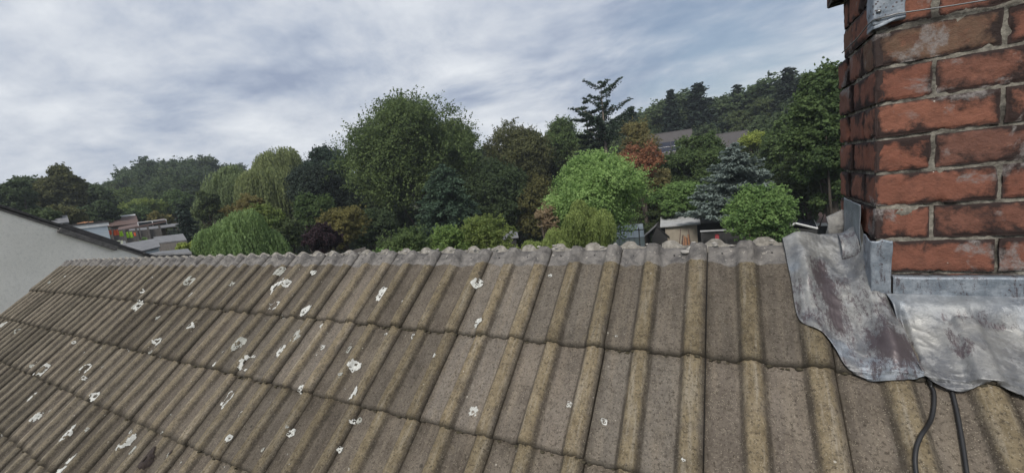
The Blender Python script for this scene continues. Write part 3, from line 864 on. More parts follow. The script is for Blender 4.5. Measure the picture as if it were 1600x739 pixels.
pts = [(CX + .9, CY - .012, zw + .0), (CX + .5, CY - .012, zw + .012), (CX + .1, CY - .014, zw + .006)]
a1 = PY(1600, -9, CY - .014); a2 = PY(1490, 9, CY - .014); a3 = PY(1400, 22, CY - .015); a4 = PY(1364, 32, CY - .015)
sl_ = (a1 - a2) / np.linalg.norm(a1 - a2)
pts = [a1 + sl_ * .6, a1, a2, a3, a4, np.array([CX - .012, CY + .01, a4[2] - .002]), PX(1340, 60, CX - .013), PX(1316, 83, CX - .013)]
mb.tube(pts, .0017, 6); mb.build('lashing_wire', M_STEEL, chim, smooth=True)

# black cables coming out from under the lead
def cable(px, label, seed):
    mb = MB(); P = []
    for (u, v) in px:
        X, s = roof_uv(u, v, .028); P.append((X, s))
    P = curve(P, 60)
    pts = []
    for X, s in P:
        h = float(smooth_h(np.array(X), np.array(s), .008)); pts.append(rp(X, s, h + .0062))
    mb.tube(pts, .0042, 10)
    o = mb.build('cable', M_CABLE, None, smooth=True)
    tag(o, label, 'cable', 'black cables under the lead flashing')
cable([(1452, 588), (1457, 596), (1463, 612), (1458, 650), (1436, 685), (1428, 712), (1430, 745), (1440, 800)], 'left black cable, the one with the bigger S bend, emerging under the lead apron', 1)
cable([(1490, 602), (1494, 616), (1501, 650), (1508, 695), (1515, 745), (1530, 800)], 'right black cable, the nearly straight one, emerging under the lead apron', 2)

# ------------------------------------------------------------------ neighbour's gable
NX = -8.6
A_ = PX(0, 325, NX); B_ = PX(240, 403, NX)
slope = (B_[2] - A_[2]) / (B_[1] - A_[1])
def zl(y): return A_[2] + slope * (y - A_[1])
yap = .30; yf = B_[1] + 1.6; yn = yap - (yf - yap)
nh = empty('neighbour_house', (NX - 3, yap, 0), 'pale grey rendered gable wall of the neighbouring house with dark sloping roof edge, far left', 'house')
n1, n2 = 120, 60
yy = np.linspace(yn, yf, n1); f = np.linspace(0, 1, n2); Yg, Fg = np.meshgrid(yy, f, indexing='ij')
ztop = zl(yap) - abs(slope) * np.abs(Yg - yap) - .03
Z = ztop * Fg
X = NX + .006 * fnoise(Yg * 1.5, Z * 1.5, 0, 3, 3)
mesh_np('gable_wall', np.stack([X, Yg, Z], -1).reshape(-1, 3), gridq(n1, n2), M_RENDER, nh)
mb = MB(); zb_ = zl(yf) - .03
mb.poly([(NX - 7, yn, 0), (NX, yn, 0), (NX, yf, 0), (NX - 7, yf, 0), (NX - 7, yn, zb_), (NX, yn, zb_), (NX, yf, zb_), (NX - 7, yf, zb_), (NX - 7, yap, zl(yap) - .03)], [(0, 1, 5, 4), (2, 3, 7, 6), (3, 0, 4, 8, 7)])
mb.build('side_wall', M_RENDER, nh)
L = math.hypot(1, slope); dv = np.array([0, 1, slope]) / L; nv = np.array([0, -slope, 1]) / L
mb = MB(); Lt = (yf + .2 - yap) * L
o0 = np.array([NX - 7, yap, zl(yap)])
mb.box(o0, (7.0, 0, 0), dv * Lt, nv * .045)
dv2 = np.array([0, -1, slope]) / L; nv2 = np.array([0, slope, 1]) / L
mb.box(o0 + [0, -.003, 0], (7.0, 0, 0), dv2 * Lt, nv2 * .045)
mb.build('roof_slope', M_DARKTILE, nh)
rv = random.Random(3); mb = MB(); mb2 = MB(); t = -.05; i = 0
while t < Lt:
    l = .34
    q = np.array([NX, yap, zl(yap)]) + dv * t
    y_ = q[1]
    if A_[1] + .42 < y_ < A_[1] + .80:        # pale cement-bedded stretch
        mb2.box(q + [-.02, 0, 0] - nv * .075, (.075, 0, 0), dv * (l + .01), nv * .07)
        mb.box(q + [-.02, 0, 0] + nv * .0, (.05, 0, 0), dv * (l + .01), nv * .07)
    else:
        ov = rv.uniform(.05, .07)
        mb.box(q + [-.02, 0, 0] + nv * (.004 - .022 * 0), (ov, 0, 0), dv * (l + .012) + nv * .008, nv * .034)
        mb2.box(q + [-.02, 0, 0] - nv * .030, (.042, 0, 0), dv * (l + .01), nv * .028)
    t += l; i += 1
mb.build('verge', M_DARKTILE, nh, bevel=.006); mb2.build('verge_cement', M_VERGE, nh, bevel=.004)

# ------------------------------------------------------------------ gardens, sheds, houses
UP = np.array([0, 0, 1.])
def wall_block(A, B, depth, zb, zt=None):
    """box whose near face runs A->B (tops at their z), going away from the camera"""
    A = np.array(A, float); B = np.array(B, float)
    d = B - A; d[2] = 0; n = np.array([-d[1], d[0], 0.]); n /= np.linalg.norm(n)
    if n.dot([A[0], A[1], 0]) < 0: n = -n
    C, D = B + n * depth, A + n * depth
    lo = [np.array([p[0], p[1], zb]) for p in (A, B, C, D)]
    hi = [A, B, np.array([C[0], C[1], B[2]]), np.array([D[0], D[1], A[2]])]
    return lo + hi, n
def gz(p): return float(ground_z(p[0], p[1]))
def sub(p, d): return np.array(p, float) + np.array(d, float)
def gable_house(name, A, B, depth, eave_h, ridge_up, walls, roofm, label, cat='house', over=.3, group=None):
    """long eave faces the camera; A,B = eave end points"""
    A = np.array(A, float); B = np.array(B, float); z = (A[2] + B[2]) / 2; A[2] = B[2] = z
    zb = z - eave_h - 1.5
    root = empty(name, ((A[0] + B[0]) / 2, (A[1] + B[1]) / 2, zb), label, cat, group)
    P, n = wall_block(A, B, depth, zb)
    mb = MB(); m1, m2 = (P[4] + P[7]) / 2 + UP * (ridge_up - .12), (P[5] + P[6]) / 2 + UP * (ridge_up - .12)
    mb.poly(P + [m1, m2], [(0, 1, 5, 4), (2, 3, 7, 6), (3, 0, 4, 8, 7), (1, 2, 6, 9, 5)])
    mb.build('wall', walls, root)
    u = (B - A) / np.linalg.norm(B - A)
    mid = (A + B) / 2
    half = depth / 2; sl = np.array(n) * half + UP * ridge_up; sll = np.linalg.norm(sl); sd_ = sl / sll; sn = np.cross(u, sd_); sn = sn if sn[2] > 0 else -sn
    mb = MB(); Lr = np.linalg.norm(B - A) + 2 * over
    o = A - u * over - sd_ * over
    mb.box(o, u * Lr, sd_ * (sll + over), sn * .12)
    far = -np.array(n) * half + UP * ridge_up; fd = far / np.linalg.norm(far); fn = np.cross(u, fd); fn = fn if fn[2] > 0 else -fn
    D = A + n * depth
    mb.box(D - u * over - fd * over, u * Lr, fd * (sll + over - .01), fn * .12)
    mb.build('roof', roofm, root)
    mb = MB(); r0 = A + n * half + UP * (ridge_up + .10) - u * over
    mb.tube([r0, r0 + u * Lr], .11, 6); mb.build('ridge', roofm, root)
    return root, u, n, P
def window(parent, P, u, n, w, h, name='window'):
    """P = lower left corner on the near wall"""
    mb = MB(); P = np.array(P, float) - n * .05; t = .07
    mb.box(P, u * w, n * .045, UP * t); mb.box(P + UP * (h - t), u * w, n * .045, UP * t)
    for x in (0, (w - t) / 2, w - t): mb.box(P + u * x + UP * t, u * t, n * .045, UP * (h - 2 * t))
    fr = mb.build(name, M_WHITE, parent)
    off = np.array(parent.location[:])
    mb = MB(); mb.box(P + n * .02 + UP * .01 + u * .01 - off, u * (w - .02), n * .018, UP * (h - .02)); g = mb.build('pane', M_WINGLASS, fr)
    return fr

# --- right: houses on the wooded slope, roofs showing between the trees
for (ul, ur, vtop, vb, d, lab, sol) in ((1012, 1082, 207, 243, 74, 'house with grey tiled roof and dark solar panels behind the copper tree', True),
                                        (1108, 1168, 208, 236, 80, 'house with plain grey tiled roof behind the lime green shrub', False)):
    A = PT(ul, vb, d); B = PT(ur, vb - 4, d)
    top = PT((ul + ur) / 2, vtop + 1, d + 3.2)
    root, u, n, P = gable_house('hillside_house', A, B, 7, 4.6, top[2] - (A[2] + B[2]) / 2, M_BROWNWALL, M_SLATE, lab, group='houses on the wooded slope')
    z = (A[2] + B[2]) / 2
    for k in (1.2, 4.5): window(root, sub((A[0], A[1], z - 2.0), u * k), u, n, 1.3, 1.1)
    if sol:
        half = 3.5; sl = n * half + UP * (top[2] - z); sl_u = sl / np.linalg.norm(sl); sn = np.cross(u, sl_u); sn = sn if sn[2] > 0 else -sn
        for r in range(2):
            for c in range(3):
                mb = MB(); o = np.array([A[0], A[1], z]) + u * (.3 + c * 1.75) + sl_u * (.35 + r * 1.25) + sn * .14
                mb.box(o, u * 1.68, sl_u * 1.16, sn * .05); mb.build('solar_panel', M_SOLAR, root, bevel=.02)

# --- beige shed with a pale sheet roof
dS = 34.0
A = PT(1039, 354, dS); B = PT(1089, 352, dS); zt = (A[2] + B[2]) / 2; A[2] = B[2] = zt
P, n = wall_block(A, B, 3.2, gz(A) - .1)
u = (B - A) / np.linalg.norm(B - A)
sh = empty('garden_shed', (A[0], A[1], gz(A)), 'beige board shed with sloping pale sheet roof and dark block as the shade of its open side', 'shed')
mb = MB(); mb.hexa(P); mb.build('wall', M_BEIGE, sh)
mb = MB(); o = A - u * .35 - n * .25; mb.box(o, u * (np.linalg.norm(B - A) + .6) + UP * .05, n * 4.0 + UP * .95, UP * .08); mb.build('roof', M_WHITEROOF, sh)
mb = MB(); B2 = B + u * 2.6
P2, _ = wall_block(B + n * .5 + u * .03, B2 + n * .5, 2.6, gz(B) - .1); mb.hexa(P2); mb.build('bay_shade_block', M_DARKWOOD_AND_SHADE, sh)  # solid block, its dark colour standing for shade inside the open bay
mb = MB(); mb.box(B + u * .03 + n * .05 + UP * .0, u * 2.7, n * 3.6 + UP * .75, UP * .07); mb.build('bay_roof', M_DARKWOOD_AND_SHADE, sh)
# pergola bar shed with pale bar and red cloth
A = PT(1094, 362.5, 30); B = PT(1140, 363.5, 30); B[2] = A[2]
u = (B - A) / np.linalg.norm(B - A); n = np.array([-u[1], u[0], 0])
pg = empty('pergola', (A[0], A[1], gz(A)), 'low black timber pergola with a pale top rail beside the shed', 'pergola')
mb = MB(); mb.box(A, u * 3.2, n * .1, UP * .09); mb.build('rail', M_WHITEROOF, pg)
for k in (0.05, 1.5, 3.0):
    mb = MB(); q = A + u * k; q[2] = gz(A); mb.box(q + n * .01, u * .1, n * .1, UP * (A[2] - q[2] - .003)); mb.build('post', M_DARKWOOD_AND_SHADE, pg)
mb = MB(); q = A + n * 1.0; q[2] = gz(A); mb.box(q, u * 3.2, n * .05, UP * (A[2] - q[2] - .25)); mb.build('back_panel', M_DARKWOOD_AND_SHADE, pg)
mb = MB(); q = PT(1117, 366, 30.3); q2 = PT(1124, 378, 30.3)
pts = []
for i in range(7):
    f = i / 6; x = q + (q2 - q) * [1, 1, 0] * f; pts.append(x + n * .06 * math.sin(f * 9)); 
nn_ = len(pts); V_ = [p_ for p_ in pts] + [p_ - UP * (.62 + .05 * math.sin(i * 2)) for i, p_ in enumerate(pts)]
V_ += [p_ + n * .02 for p_ in V_]
fs = [(i, i + 1, i + 1 + nn_, i + nn_) for i in range(nn_ - 1)] + [(i + 2 * nn_, i + nn_ * 3, i + 1 + nn_ * 3, i + 1 + 2 * nn_) for i in range(nn_ - 1)]
mb.poly(V_, fs); o = mb.build('red_towel', M_REDCLOTH, None, smooth=True); tag(o, 'faded red towel hanging under the pergola rail', 'towel')
# bench frame / saw horse with orange timber in front of the shed
c = PT(1071, 384, 32.6)
c[2] = gz(c) - .1
u = np.array([1., 0, 0])
wf = empty('timber_stack', (c[0], c[1], c[2]), 'rusty orange timber and a folding frame leaning against the beige shed', 'timber pile')
zt = PT(1071, 369, 32.6)[2]
rv = random.Random(2)
for k in range(9):
    mb = MB(); x = -.42 + k * .1; b_ = c + [x, 0, 0]; t_ = np.array([c[0] + x * .55 + rv.uniform(-.06, .06), c[1] + .4, zt + rv.uniform(-.35, .05)])
    mb.tube([b_, t_], .045, 5); mb.build('plank', M_WOOD if k % 3 else M_REDTILE, wf)
for x in (-.28, .25):
    mb = MB(); mb.tube([c + [x * 1.9, -.1, 0], np.array([c[0] + x, c[1] + .1, zt + .55])], .03, 6); mb.build('leg', M_REDTILE, wf)
# greenhouse
dG = 32
A = PT(944, 374, dG); B = PT(1007, 371, dG); z = (A[2] + B[2]) / 2; A[2] = B[2] = z
u = (B - A) / np.linalg.norm(B - A); n = np.array([-u[1], u[0], 0]); dep = 2.6; rh = .85
g = empty('greenhouse', (A[0], A[1], gz(A)), 'glass greenhouse with grey metal frame between lime tree and shed', 'greenhouse')
zg = gz(A) - .1; Lg = np.linalg.norm(B - A); mb = MB(); mg = MB(); r_ = .022
K_ = 8
for i in range(K_ + 1):
    q = A + u * Lg * i / K_; q0 = q.copy(); q0[2] = zg; m = q + n * dep / 2 + UP * rh; e_ = q + n * dep; e0 = q0 + n * dep
    mb.tube([q0, q, m, e_, e0], r_, 5)
for off in (0, dep): mb.tube([A + n * off, B + n * off], r_ * 1.3, 5)
mb.tube([A + n * dep / 2 + UP * rh, B + n * dep / 2 + UP * rh], r_ * 1.4, 5)
mb.build('frame', M_STEEL, g)
mid = n * dep / 2 + UP * rh
for (a_, b_, c_, d_) in ((A, B, B + mid, A + mid), (A + n * dep, B + n * dep, B + mid, A + mid)):
    mg.poly([a_ + UP * .01, b_ + UP * .01, c_ + UP * .01, d_ + UP * .01], [(0, 1, 2, 3)])
for s_, e2 in ((A, B), (A + n * dep, B + n * dep)):
    s0, e0 = s_.copy(), e2.copy(); s0[2] = e0[2] = zg; mg.poly([s0, e0, e2, s_], [(0, 1, 2, 3)])
for q in (A, B):
    q0 = q.copy(); q0[2] = zg; mg.poly([q0, q0 + n * dep, q + n * dep, q + mid, q], [(0, 1, 2, 3, 4)])
mg.build('glass', M_GLASS, g)
# dark gabled shed with light grey roof next to it
A = PT(1018, 372, 34); B = PT(1037, 372, 34); zt = A[2]
P0 = PT(985, 357, 34); 
u = np.array([1., 0.08, 0]); u /= np.linalg.norm(u); n = np.array([-u[1], u[0], 0])
bs = empty('black_shed', (A[0], A[1], gz(A)), 'small black shed with steep light grey roof between greenhouse and beige shed', 'shed')
zg = gz(A) - .1; ap = PT(1028, 353, 34)[2]; W = 2.0
mb = MB(); a_ = A.copy(); a_[2] = zt
pts = [np.array([a_[0], a_[1], zg]), np.array([a_[0], a_[1], zg]) + u * 1.2, a_ + u * 1.2, np.array([a_[0], a_[1], ap - .05]) + u * .45, a_]
pts2 = [p_ + n * 2.4 for p_ in pts]
mb.poly(pts + pts2, [(0, 1, 2, 3, 4), (9, 8, 7, 6, 5), (0, 5, 6, 1), (1, 6, 7, 2), (4, 9, 5, 0)])
mb.build('wall', M_DARKWOOD_AND_SHADE, bs)
mb = MB(); tpt = np.array([a_[0], a_[1], ap]) + u * .42 - n * .1; left = a_ - u * .75 - n * .1 - UP * .05
mb.box(left, n * 2.7, tpt - left, UP * .05); mb.build('roof', M_GREYROOF, bs)
mb = MB(); mb.box(tpt + u * .03, n * 2.7, (a_ + u * 1.35 - n * .1) - tpt - u * .03, UP * .05); mb.build('roof', M_DARKWOOD_AND_SHADE, bs)
# black posts and rail before the greenhouse
A = PT(950, 363, 29); B = PT(1008, 362, 29); B[2] = A[2]
fr = empty('plant_frame', (A[0], A[1], gz(A)), 'thin black post and rail frame standing before the greenhouse', 'frame')
mb = MB(); mb.tube([A, B], .035, 6); mb.build('rail', M_DARKWOOD_AND_SHADE, fr)
q = PT(998, 356, 29)
for (p_) in (A, q):
    mb = MB(); mb.tube([np.array([p_[0], p_[1], gz(p_)]), p_], .035, 6); mb.build('post', M_DARKWOOD_AND_SHADE, fr)
# black outbuilding by the chimney: dark gabled roof with white barge board, flat roof beyond
A = PT(1243, 352, 30); B = PT(1278, 358, 30)
ob = empty('black_outbuilding', (A[0], A[1], gz(A)), 'black shed with white edged dark roof close to the chimney', 'shed')
zg = gz(A) - .1
rr0, rr1 = PT(1243, 349, 30), PT(1240, 342, 33)
e0, e1 = PT(1277, 357, 30), PT(1271, 344, 33)
mb = MB(); mb.hexa([rr0, e0, e1, rr1] + [p_ + UP * .06 for p_ in (rr0, e0, e1, rr1)]); mb.build('roof', M_SOLAR, ob)
mb = MB(); mb.tube([rr0 - [0, .03, 0], e0 - [0, .03, 0]], .06, 4); mb.tube([e0, e1], .05, 4)
l0 = PT(1228, 355, 30); mb.tube([l0, rr0 - [0, .03, 0]], .06, 4); mb.build('bargeboard', M_WHITE, ob)
l1 = PT(1230, 346, 33)
mb = MB(); mb.hexa([l0 + UP * .0, rr0 - UP * .01, rr1 - UP * .01, l1] + [p_ + UP * .05 for p_ in (l0, rr0 - UP * .01, rr1 - UP * .01, l1)]); mb.build('roof', M_DARKWOOD_AND_SHADE, ob)
mb = MB(); pb = [np.array([p_[0], p_[1], zg]) for p_ in (l0, e0, e1, l1)]
mb.hexa(pb + [p_ - UP * .08 for p_ in (l0, e0, e1, l1)]); mb.build('wall', M_DARKWOOD_AND_SHADE, ob)
A = PT(1268, 351, 36); B = PT(1312, 351.5, 36); B[2] = A[2]
fb_ = empty('flat_roof_garage', (A[0], A[1], gz(A)), 'low dark garage with brown flat roof and white fascia behind the black shed', 'garage')
P, n = wall_block(A - UP * .1, B - UP * .1, 3, gz(A) - .1); mb = MB(); mb.hexa(P); mb.build('wall', M_DARKWOOD_AND_SHADE, fb_)
u = (B - A) / np.linalg.norm(B - A)
mb = MB(); mb.box(A - n * .1 - u * .1 - UP * .1, u * (np.linalg.norm(B - A) + .2), n * .04, UP * .2); mb.build('fascia', M_WHITE, fb_)
mb = MB(); mb.box(A - n * .05 - u * .1, u * (np.linalg.norm(B - A) + .2), n * 3.2 + UP * .5, UP * .09); mb.build('roof', M_REDTILE, fb_)
mb = MB(); q = A + u * (np.linalg.norm(B - A) * .62) - n * .06; q[2] = gz(A); mb.box(q, u * .6, n * .05, UP * (A[2] - q[2] - .12)); mb.build('door', M_WHITEROOF, fb_)
# low flat grey shed roof by the hedge (centre)
A = PT(780, 375, 30); B = PT(806, 371, 30); B[2] = A[2]
P, n = wall_block(A, B, 2, gz(A)); fs_ = empty('felt_roof_shed', (A[0], A[1], gz(A)), 'small shed with flat light grey felt roof between hedge and weeping conifer', 'shed')
mb = MB(); mb.hexa(P); mb.build('wall', M_DARKWOOD_AND_SHADE, fs_); u = (B - A) / np.linalg.norm(B - A)
mb = MB(); mb.box(A - n * .15 - u * .1 + UP * .003, u * (np.linalg.norm(B - A) + .3), n * 2.4 + UP * .25, UP * .06); mb.build('roof', M_GREYROOF, fs_)
A = PT(578, 356, 44); B = PT(612, 355, 44); B[2] = A[2]
P, n = wall_block(A, B, 2, gz(A)); fs_ = empty('felt_roof_shed', (A[0], A[1], gz(A)), 'dim dark shed with flat roof in the shade below the big ash tree', 'shed')
mb = MB(); mb.hexa(P); mb.build('wall', M_DARKWOOD_AND_SHADE, fs_); u = (B - A) / np.linalg.norm(B - A)
mb = MB(); mb.box(A - n * .15 - u * .1 + UP * .003, u * (np.linalg.norm(B - A) + .3), n * 2.4 + UP * .5, UP * .06); mb.build('roof', M_GREYROOF, fs_)
# weathered grey fence panel sticking up just over the ridge
A = PT(548, 392, 17); B = PT(571, 386, 17)
P, n = wall_block(A, B, .06, gz(A)); o = empty('fence_panel', (A[0], A[1], gz(A)), 'weathered grey fence panel just above the ridge at the centre left', 'fence')
mb = MB(); mb.hexa(P); mb.build('boards', M_FENCE, o)

# --- left: terraced gardens
A = PT(104, 356, 40); B = PT(167, 350, 40); z = B[2]; A[2] = z
cs = empty('pale_clad_shed', (B[0], B[1], gz(B)), 'pale blue clad shed wall with white fascia beside the washing line', 'shed')
P, n = wall_block(A, B, 4, gz(B)); mb = MB(); mb.hexa(P); mb.build('wall', M_CLAD, cs); u = (B - A) / np.linalg.norm(B - A); Lw = np.linalg.norm(B - A)
mb = MB(); mb.box(A - n * .06 - UP * .12, u * (Lw + .1), n * .05, UP * .22); mb.build('fascia', M_WHITE, cs)
mb = MB(); mb.box(A - n * .1 + UP * .104, u * (Lw + .1), n * 4.2, UP * .12); mb.build('roof', M_DARKTILE, cs)
# timber heap on it and grey gable beyond
c = PT(127, 350, 43); wp = empty('timber_heap', (c[0], c[1], gz(c)), 'orange timber heap behind the pale clad shed', 'timber heap')
rv = random.Random(9)
for k in range(12):
    mb = MB(); q = c + u * rv.uniform(-.55, .55) + UP * rv.uniform(-.35, .1); dq = u * rv.uniform(.4, .8) + UP * rv.uniform(-.2, .3) + n * rv.uniform(-.3, .3)
    mb.tube([q - dq * .5, q + dq * .5], .06, 4); mb.build('plank', M_WOOD, wp)
mb = MB(); q = c.copy(); q[2] = gz(c); mb.box(q - u * .9, u * 1.8, n * .8, UP * (c[2] - q[2] - .3)); mb.build('crate', M_DARKWOOD_AND_SHADE, wp)
A = PT(84, 350, 48); B = PT(106, 350, 48); 
gh = gable_house('grey_gable_hut', A, B, 3, 2.2, .5, M_VERGE, M_GREYROOF, 'grey hut roof at the far left behind the pale clad shed', 'hut', over=.1)
# brown roofed bungalow
A = PT(174, 354, 60); B = PT(212, 350, 60); z = (A[2] + B[2]) / 2
top = PT(192, 340.5, 63)
root, u, n, P = gable_house('brown_roof_bungalow', A, B, 6, 2.6, top[2] - z, M_BROWNWALL, M_REDTILE, 'bungalow with steep dark brown roof and white ridge line behind the washing line', 'house', over=.25)
mb = MB(); r0 = np.array([A[0], A[1], z]) + n * 2.9 + UP * (top[2] - z + .16) - u * .3; mb.tube([r0, r0 + u * (np.linalg.norm(B - A) + .5)], .13, 5); mb.build('ridge_strip', M_WHITE, root)
A = PT(188, 359, 54); B = PT(256, 348, 54); z = B[2]; 
A[2] = z - .35
P, n = wall_block(A, B, 4, gz(B) - 1)
bw = empty('buff_outbuilding', (B[0], B[1], gz(B)), 'long low buff outbuilding with small white window and thin brown roof', 'outbuilding')
mb = MB(); mb.hexa(P); mb.build('wall', M_BROWNWALL, bw); u = (B - A) / np.linalg.norm(B - A)
mb = MB(); mb.box(A - n * .3 - u * .2 + UP * .004, u * (np.linalg.norm(B - A) + .4), n * 4.4 + UP * .3, UP * .16); mb.build('roof', M_REDTILE, bw)
uh = np.array([u[0], u[1], 0]) / np.hypot(u[0], u[1])
wl = PT(216.5, 357, 54); 
tt = (wl - A)[:2].dot(uh[:2]); base = np.array([A[0], A[1], 0]) + uh * tt; base[2] = wl[2]
window(bw, base - n * .02, uh, n, 2.2, .62)
mb = MB(); q = A + uh * .6; q[2] = wl[2] - .25; q -= n * 1.6; mb.box(q, uh * 4.2, n * 1.55 + UP * .25, UP * .08); mb.build('lean_to_roof', M_GREYROOF, bw)
# grey yard fence
A = PT(172, 362, 47); B = PT(249, 358, 47); 
P, n = wall_block(A, B, .08, gz(A) - .5); o = empty('yard_fence', (A[0], A[1], gz(A)), 'dark grey board fence behind the hi-vis washing', 'fence')
mb = MB(); mb.hexa(P); mb.build('boards', M_FENCE, o)
for k in range(5):
    mb = MB(); q = A + (B - A) * (k / 4.05); q[2] = gz(A) - .4; mb.box(q - n * .14, (B - A) / np.linalg.norm(B - A) * .14, n * .12, UP * (A[2] - q[2] + .1)); mb.build('post', M_FENCE, o)
# low pale wall below the line
A = PT(166, 379, 40); B = PT(196, 376.5, 40)
P, n = wall_block(A, B, .2, gz(A) - .5); mb = MB(); mb.hexa(P); o = mb.build('garden_wall', M_WHITEROOF, None); tag(o, 'low pale topped garden wall under the washing', 'wall')
# washing line
dL = 43
A = PT(166, 357.5, dL); B = PT(218, 358.5, dL)
wl_ = empty('washing_line', (A[0], A[1], gz(A)), 'washing line strung between two posts in the far left garden', 'washing line')
mb = MB(); m_ = (A + B) / 2 - UP * .05; mb.tube([A, m_, B], .012, 4); mb.build('line', M_STEEL, wl_)
for q in (A, B):
    mb = MB(); mb.tube([np.array([q[0], q[1], gz(q) - .3]), q + UP * .1], .04, 6); mb.build('post', M_FENCE, wl_)
u = (B - A) / np.linalg.norm(B - A); n = np.array([-u[1], u[0], 0])
def garment(u0, u1, v0, v1, mat, label, vest, seed, d=dL):
    a_ = PT(u0, v0, d); b_ = PT(u1, v0, d); lo = PT((u0 + u1) / 2, v1, d)[2]; w = (b_ - a_); w[2] = 0; a_[2] = min(a_[2], A[2])
    nx, nz = 12, 12; X, Z = np.meshgrid(np.linspace(0, 1, nx), np.linspace(0, 1, nz), indexing='ij')
    if vest: half = .5 - .16 * np.exp(-((Z - .22) / .12) ** 2) + .03 * Z
    else: half = .42 + .08 * np.exp(-((Z - .12) / .12) ** 2)
    XX = .5 + (X - .5) * 2 * half
    neck = .12 * np.exp(-((X - .5) / .14) ** 2) * (1 - Z)
    P = a_ + XX[..., None] * w + (-(Z * (1 - neck) + neck) * (a_[2] - lo))[..., None] * UP + (.07 * np.sin(X * 11 + seed) * Z + .03 * np.sin(X * 23))[..., None] * n
    o = mesh_np('hi_vis_garment', P.reshape(-1, 3), gridq(nx, nz), mat, None)
    o.modifiers.new('thick', 'SOLIDIFY').thickness = .02
    tag(o, label, 'garment', 'washing hung on the line')
garment(168, 174, 360, 367, M_ORANGE, 'small orange garment at the left end of the washing line', False, 1)
garment(176, 185, 359.5, 368, M_ORANGE, 'large orange jacket second from the left on the washing line', True, 2)
garment(185.5, 191.5, 361.5, 369.5, M_LIME, 'wide lime yellow vest beside the large orange jacket', True, 3)
garment(196.5, 200.5, 363, 372, M_LIME, 'narrow lime vest in the middle of the washing line, left of its twin', True, 4)
garment(201.5, 206.5, 363, 372, M_LIME, 'narrow lime vest right of centre next to the last orange garment', True, 5)
garment(208.5, 212, 363.5, 369, M_ORANGE, 'small orange garment at the right end of the washing line', False, 6)
A2 = PT(180, 376, 39.5)
garment(182, 187, 376, 382, M_PALECLOTH, 'cream cloth hanging below the washing line, left of the pair', False, 7, 39.5)
garment(188, 192, 376, 381.5, M_PALECLOTH, 'cream cloth hanging below the washing line, right of the pair', False, 8, 39.5)
# sheet-roofed shed nearest the verge
q1, q2, q3, q4 = PT(186, 384, 34), PT(218, 395, 30), PT(251, 387, 31), PT(245, 374, 35)
ss = empty('sheet_roof_shed', (q2[0], q2[1], gz(q2)), 'shed with mottled grey sheet roof and pale wall just over the neighbour roof', 'shed')
mb = MB(); mb.hexa([q2, q3, q4, q1] + [p_ + UP * .08 for p_ in (q2, q3, q4, q1)]); mb.build('roof', M_GREYROOF, ss)
a_, b_ = PT(222, 394.5, 30.2), PT(246, 388.5, 31)
P = [np.array([p_[0], p_[1], gz(q2) - .3]) for p_ in (a_, b_, q4, q1)] + [a_ - UP * .02, b_ - UP * .02, q4 - UP * .03, q1 - UP * .03]
mb = MB(); mb.hexa(P); mb.build('wall', M_CLAD, ss)
# low long roof behind it
q1, q2, q3, q4 = PT(246, 381, 37), PT(292, 376, 36), PT(286, 366.5, 41), PT(240, 372, 42)
ls = empty('low_grey_shed', (q2[0], q2[1], gz(q2)), 'long low shed with dull grey roof left of the small willow', 'shed')
mb = MB(); mb.hexa([q1, q2, q3, q4] + [p_ + UP * .08 for p_ in (q1, q2, q3, q4)]); mb.build('roof', M_GREYROOF, ls)
P = [np.array([p_[0], p_[1], gz(q2) - .3]) for p_ in (q1, q2, q3, q4)] + [p_ - UP * .03 for p_ in (q1, q2, q3, q4)]
mb = MB(); mb.hexa(P); mb.build('wall', M_FENCE, ls)
q1, q2, q3, q4 = PT(228, 400, 24), PT(300, 397, 22), PT(294, 391, 25), PT(250, 395, 27)
ls = empty('dark_felt_shed', (q2[0], q2[1], gz(q2)), 'dark felt shed roof hidden low behind the ridge at the left', 'shed')
mb = MB(); mb.hexa([q1, q2, q3, q4] + [p_ + UP * .08 for p_ in (q1, q2, q3, q4)]); mb.build('roof', M_GREYROOF, ls)
P = [np.array([p_[0], p_[1], gz(q2) - .3]) for p_ in (q1, q2, q3, q4)] + [p_ - UP * .03 for p_ in (q1, q2, q3, q4)]
mb = MB(); mb.hexa(P); mb.build('wall', M_DARKWOOD_AND_SHADE, ls)

# ------------------------------------------------------------------ trees
def rdir(rng, n, up=0.0):
    v = rng.normal(size=(n, 3)); v[:, 2] += up; return v / np.linalg.norm(v, axis=1, keepdims=True)
def leaf_quads(C, Nn, size, rng, long=1.5, axis=None):
    """diamond leaves at C facing Nn"""
    n = len(C); t = rdir(rng, n) if axis is None else axis
    u = np.cross(Nn, t); u /= np.linalg.norm(u, axis=1, keepdims=True) + 1e-9
    v = np.cross(u, Nn); v /= np.linalg.norm(v, axis=1, keepdims=True) + 1e-9
    s = (size * rng.uniform(.6, 1.3, n))[:, None]
    a = C - v * s * long * .5; b = C + u * s * .5; c = C + v * s * long * .5; d = C - u * s * .5
    V = np.stack([a, b, c, d], 1).reshape(-1, 3)
    return V
class Crown:
    def __init__(s): s.V = []; s.cv = []
    def add(s, C, Nn, size, cv, rng, long=1.5, axis=None):
        s.V.append(leaf_quads(C, Nn, size, rng, long, axis)); s.cv.append(np.repeat(np.broadcast_to(cv, (len(C),)), 4))
    def build(s, mat, parent, name='crown'):
        V = np.concatenate(s.V); Q = np.arange(len(V)).reshape(-1, 4)
        return mesh_np(name, V, Q, mat, parent, {'cv': np.clip(np.concatenate(s.cv), 0, 1)}, smooth=False)
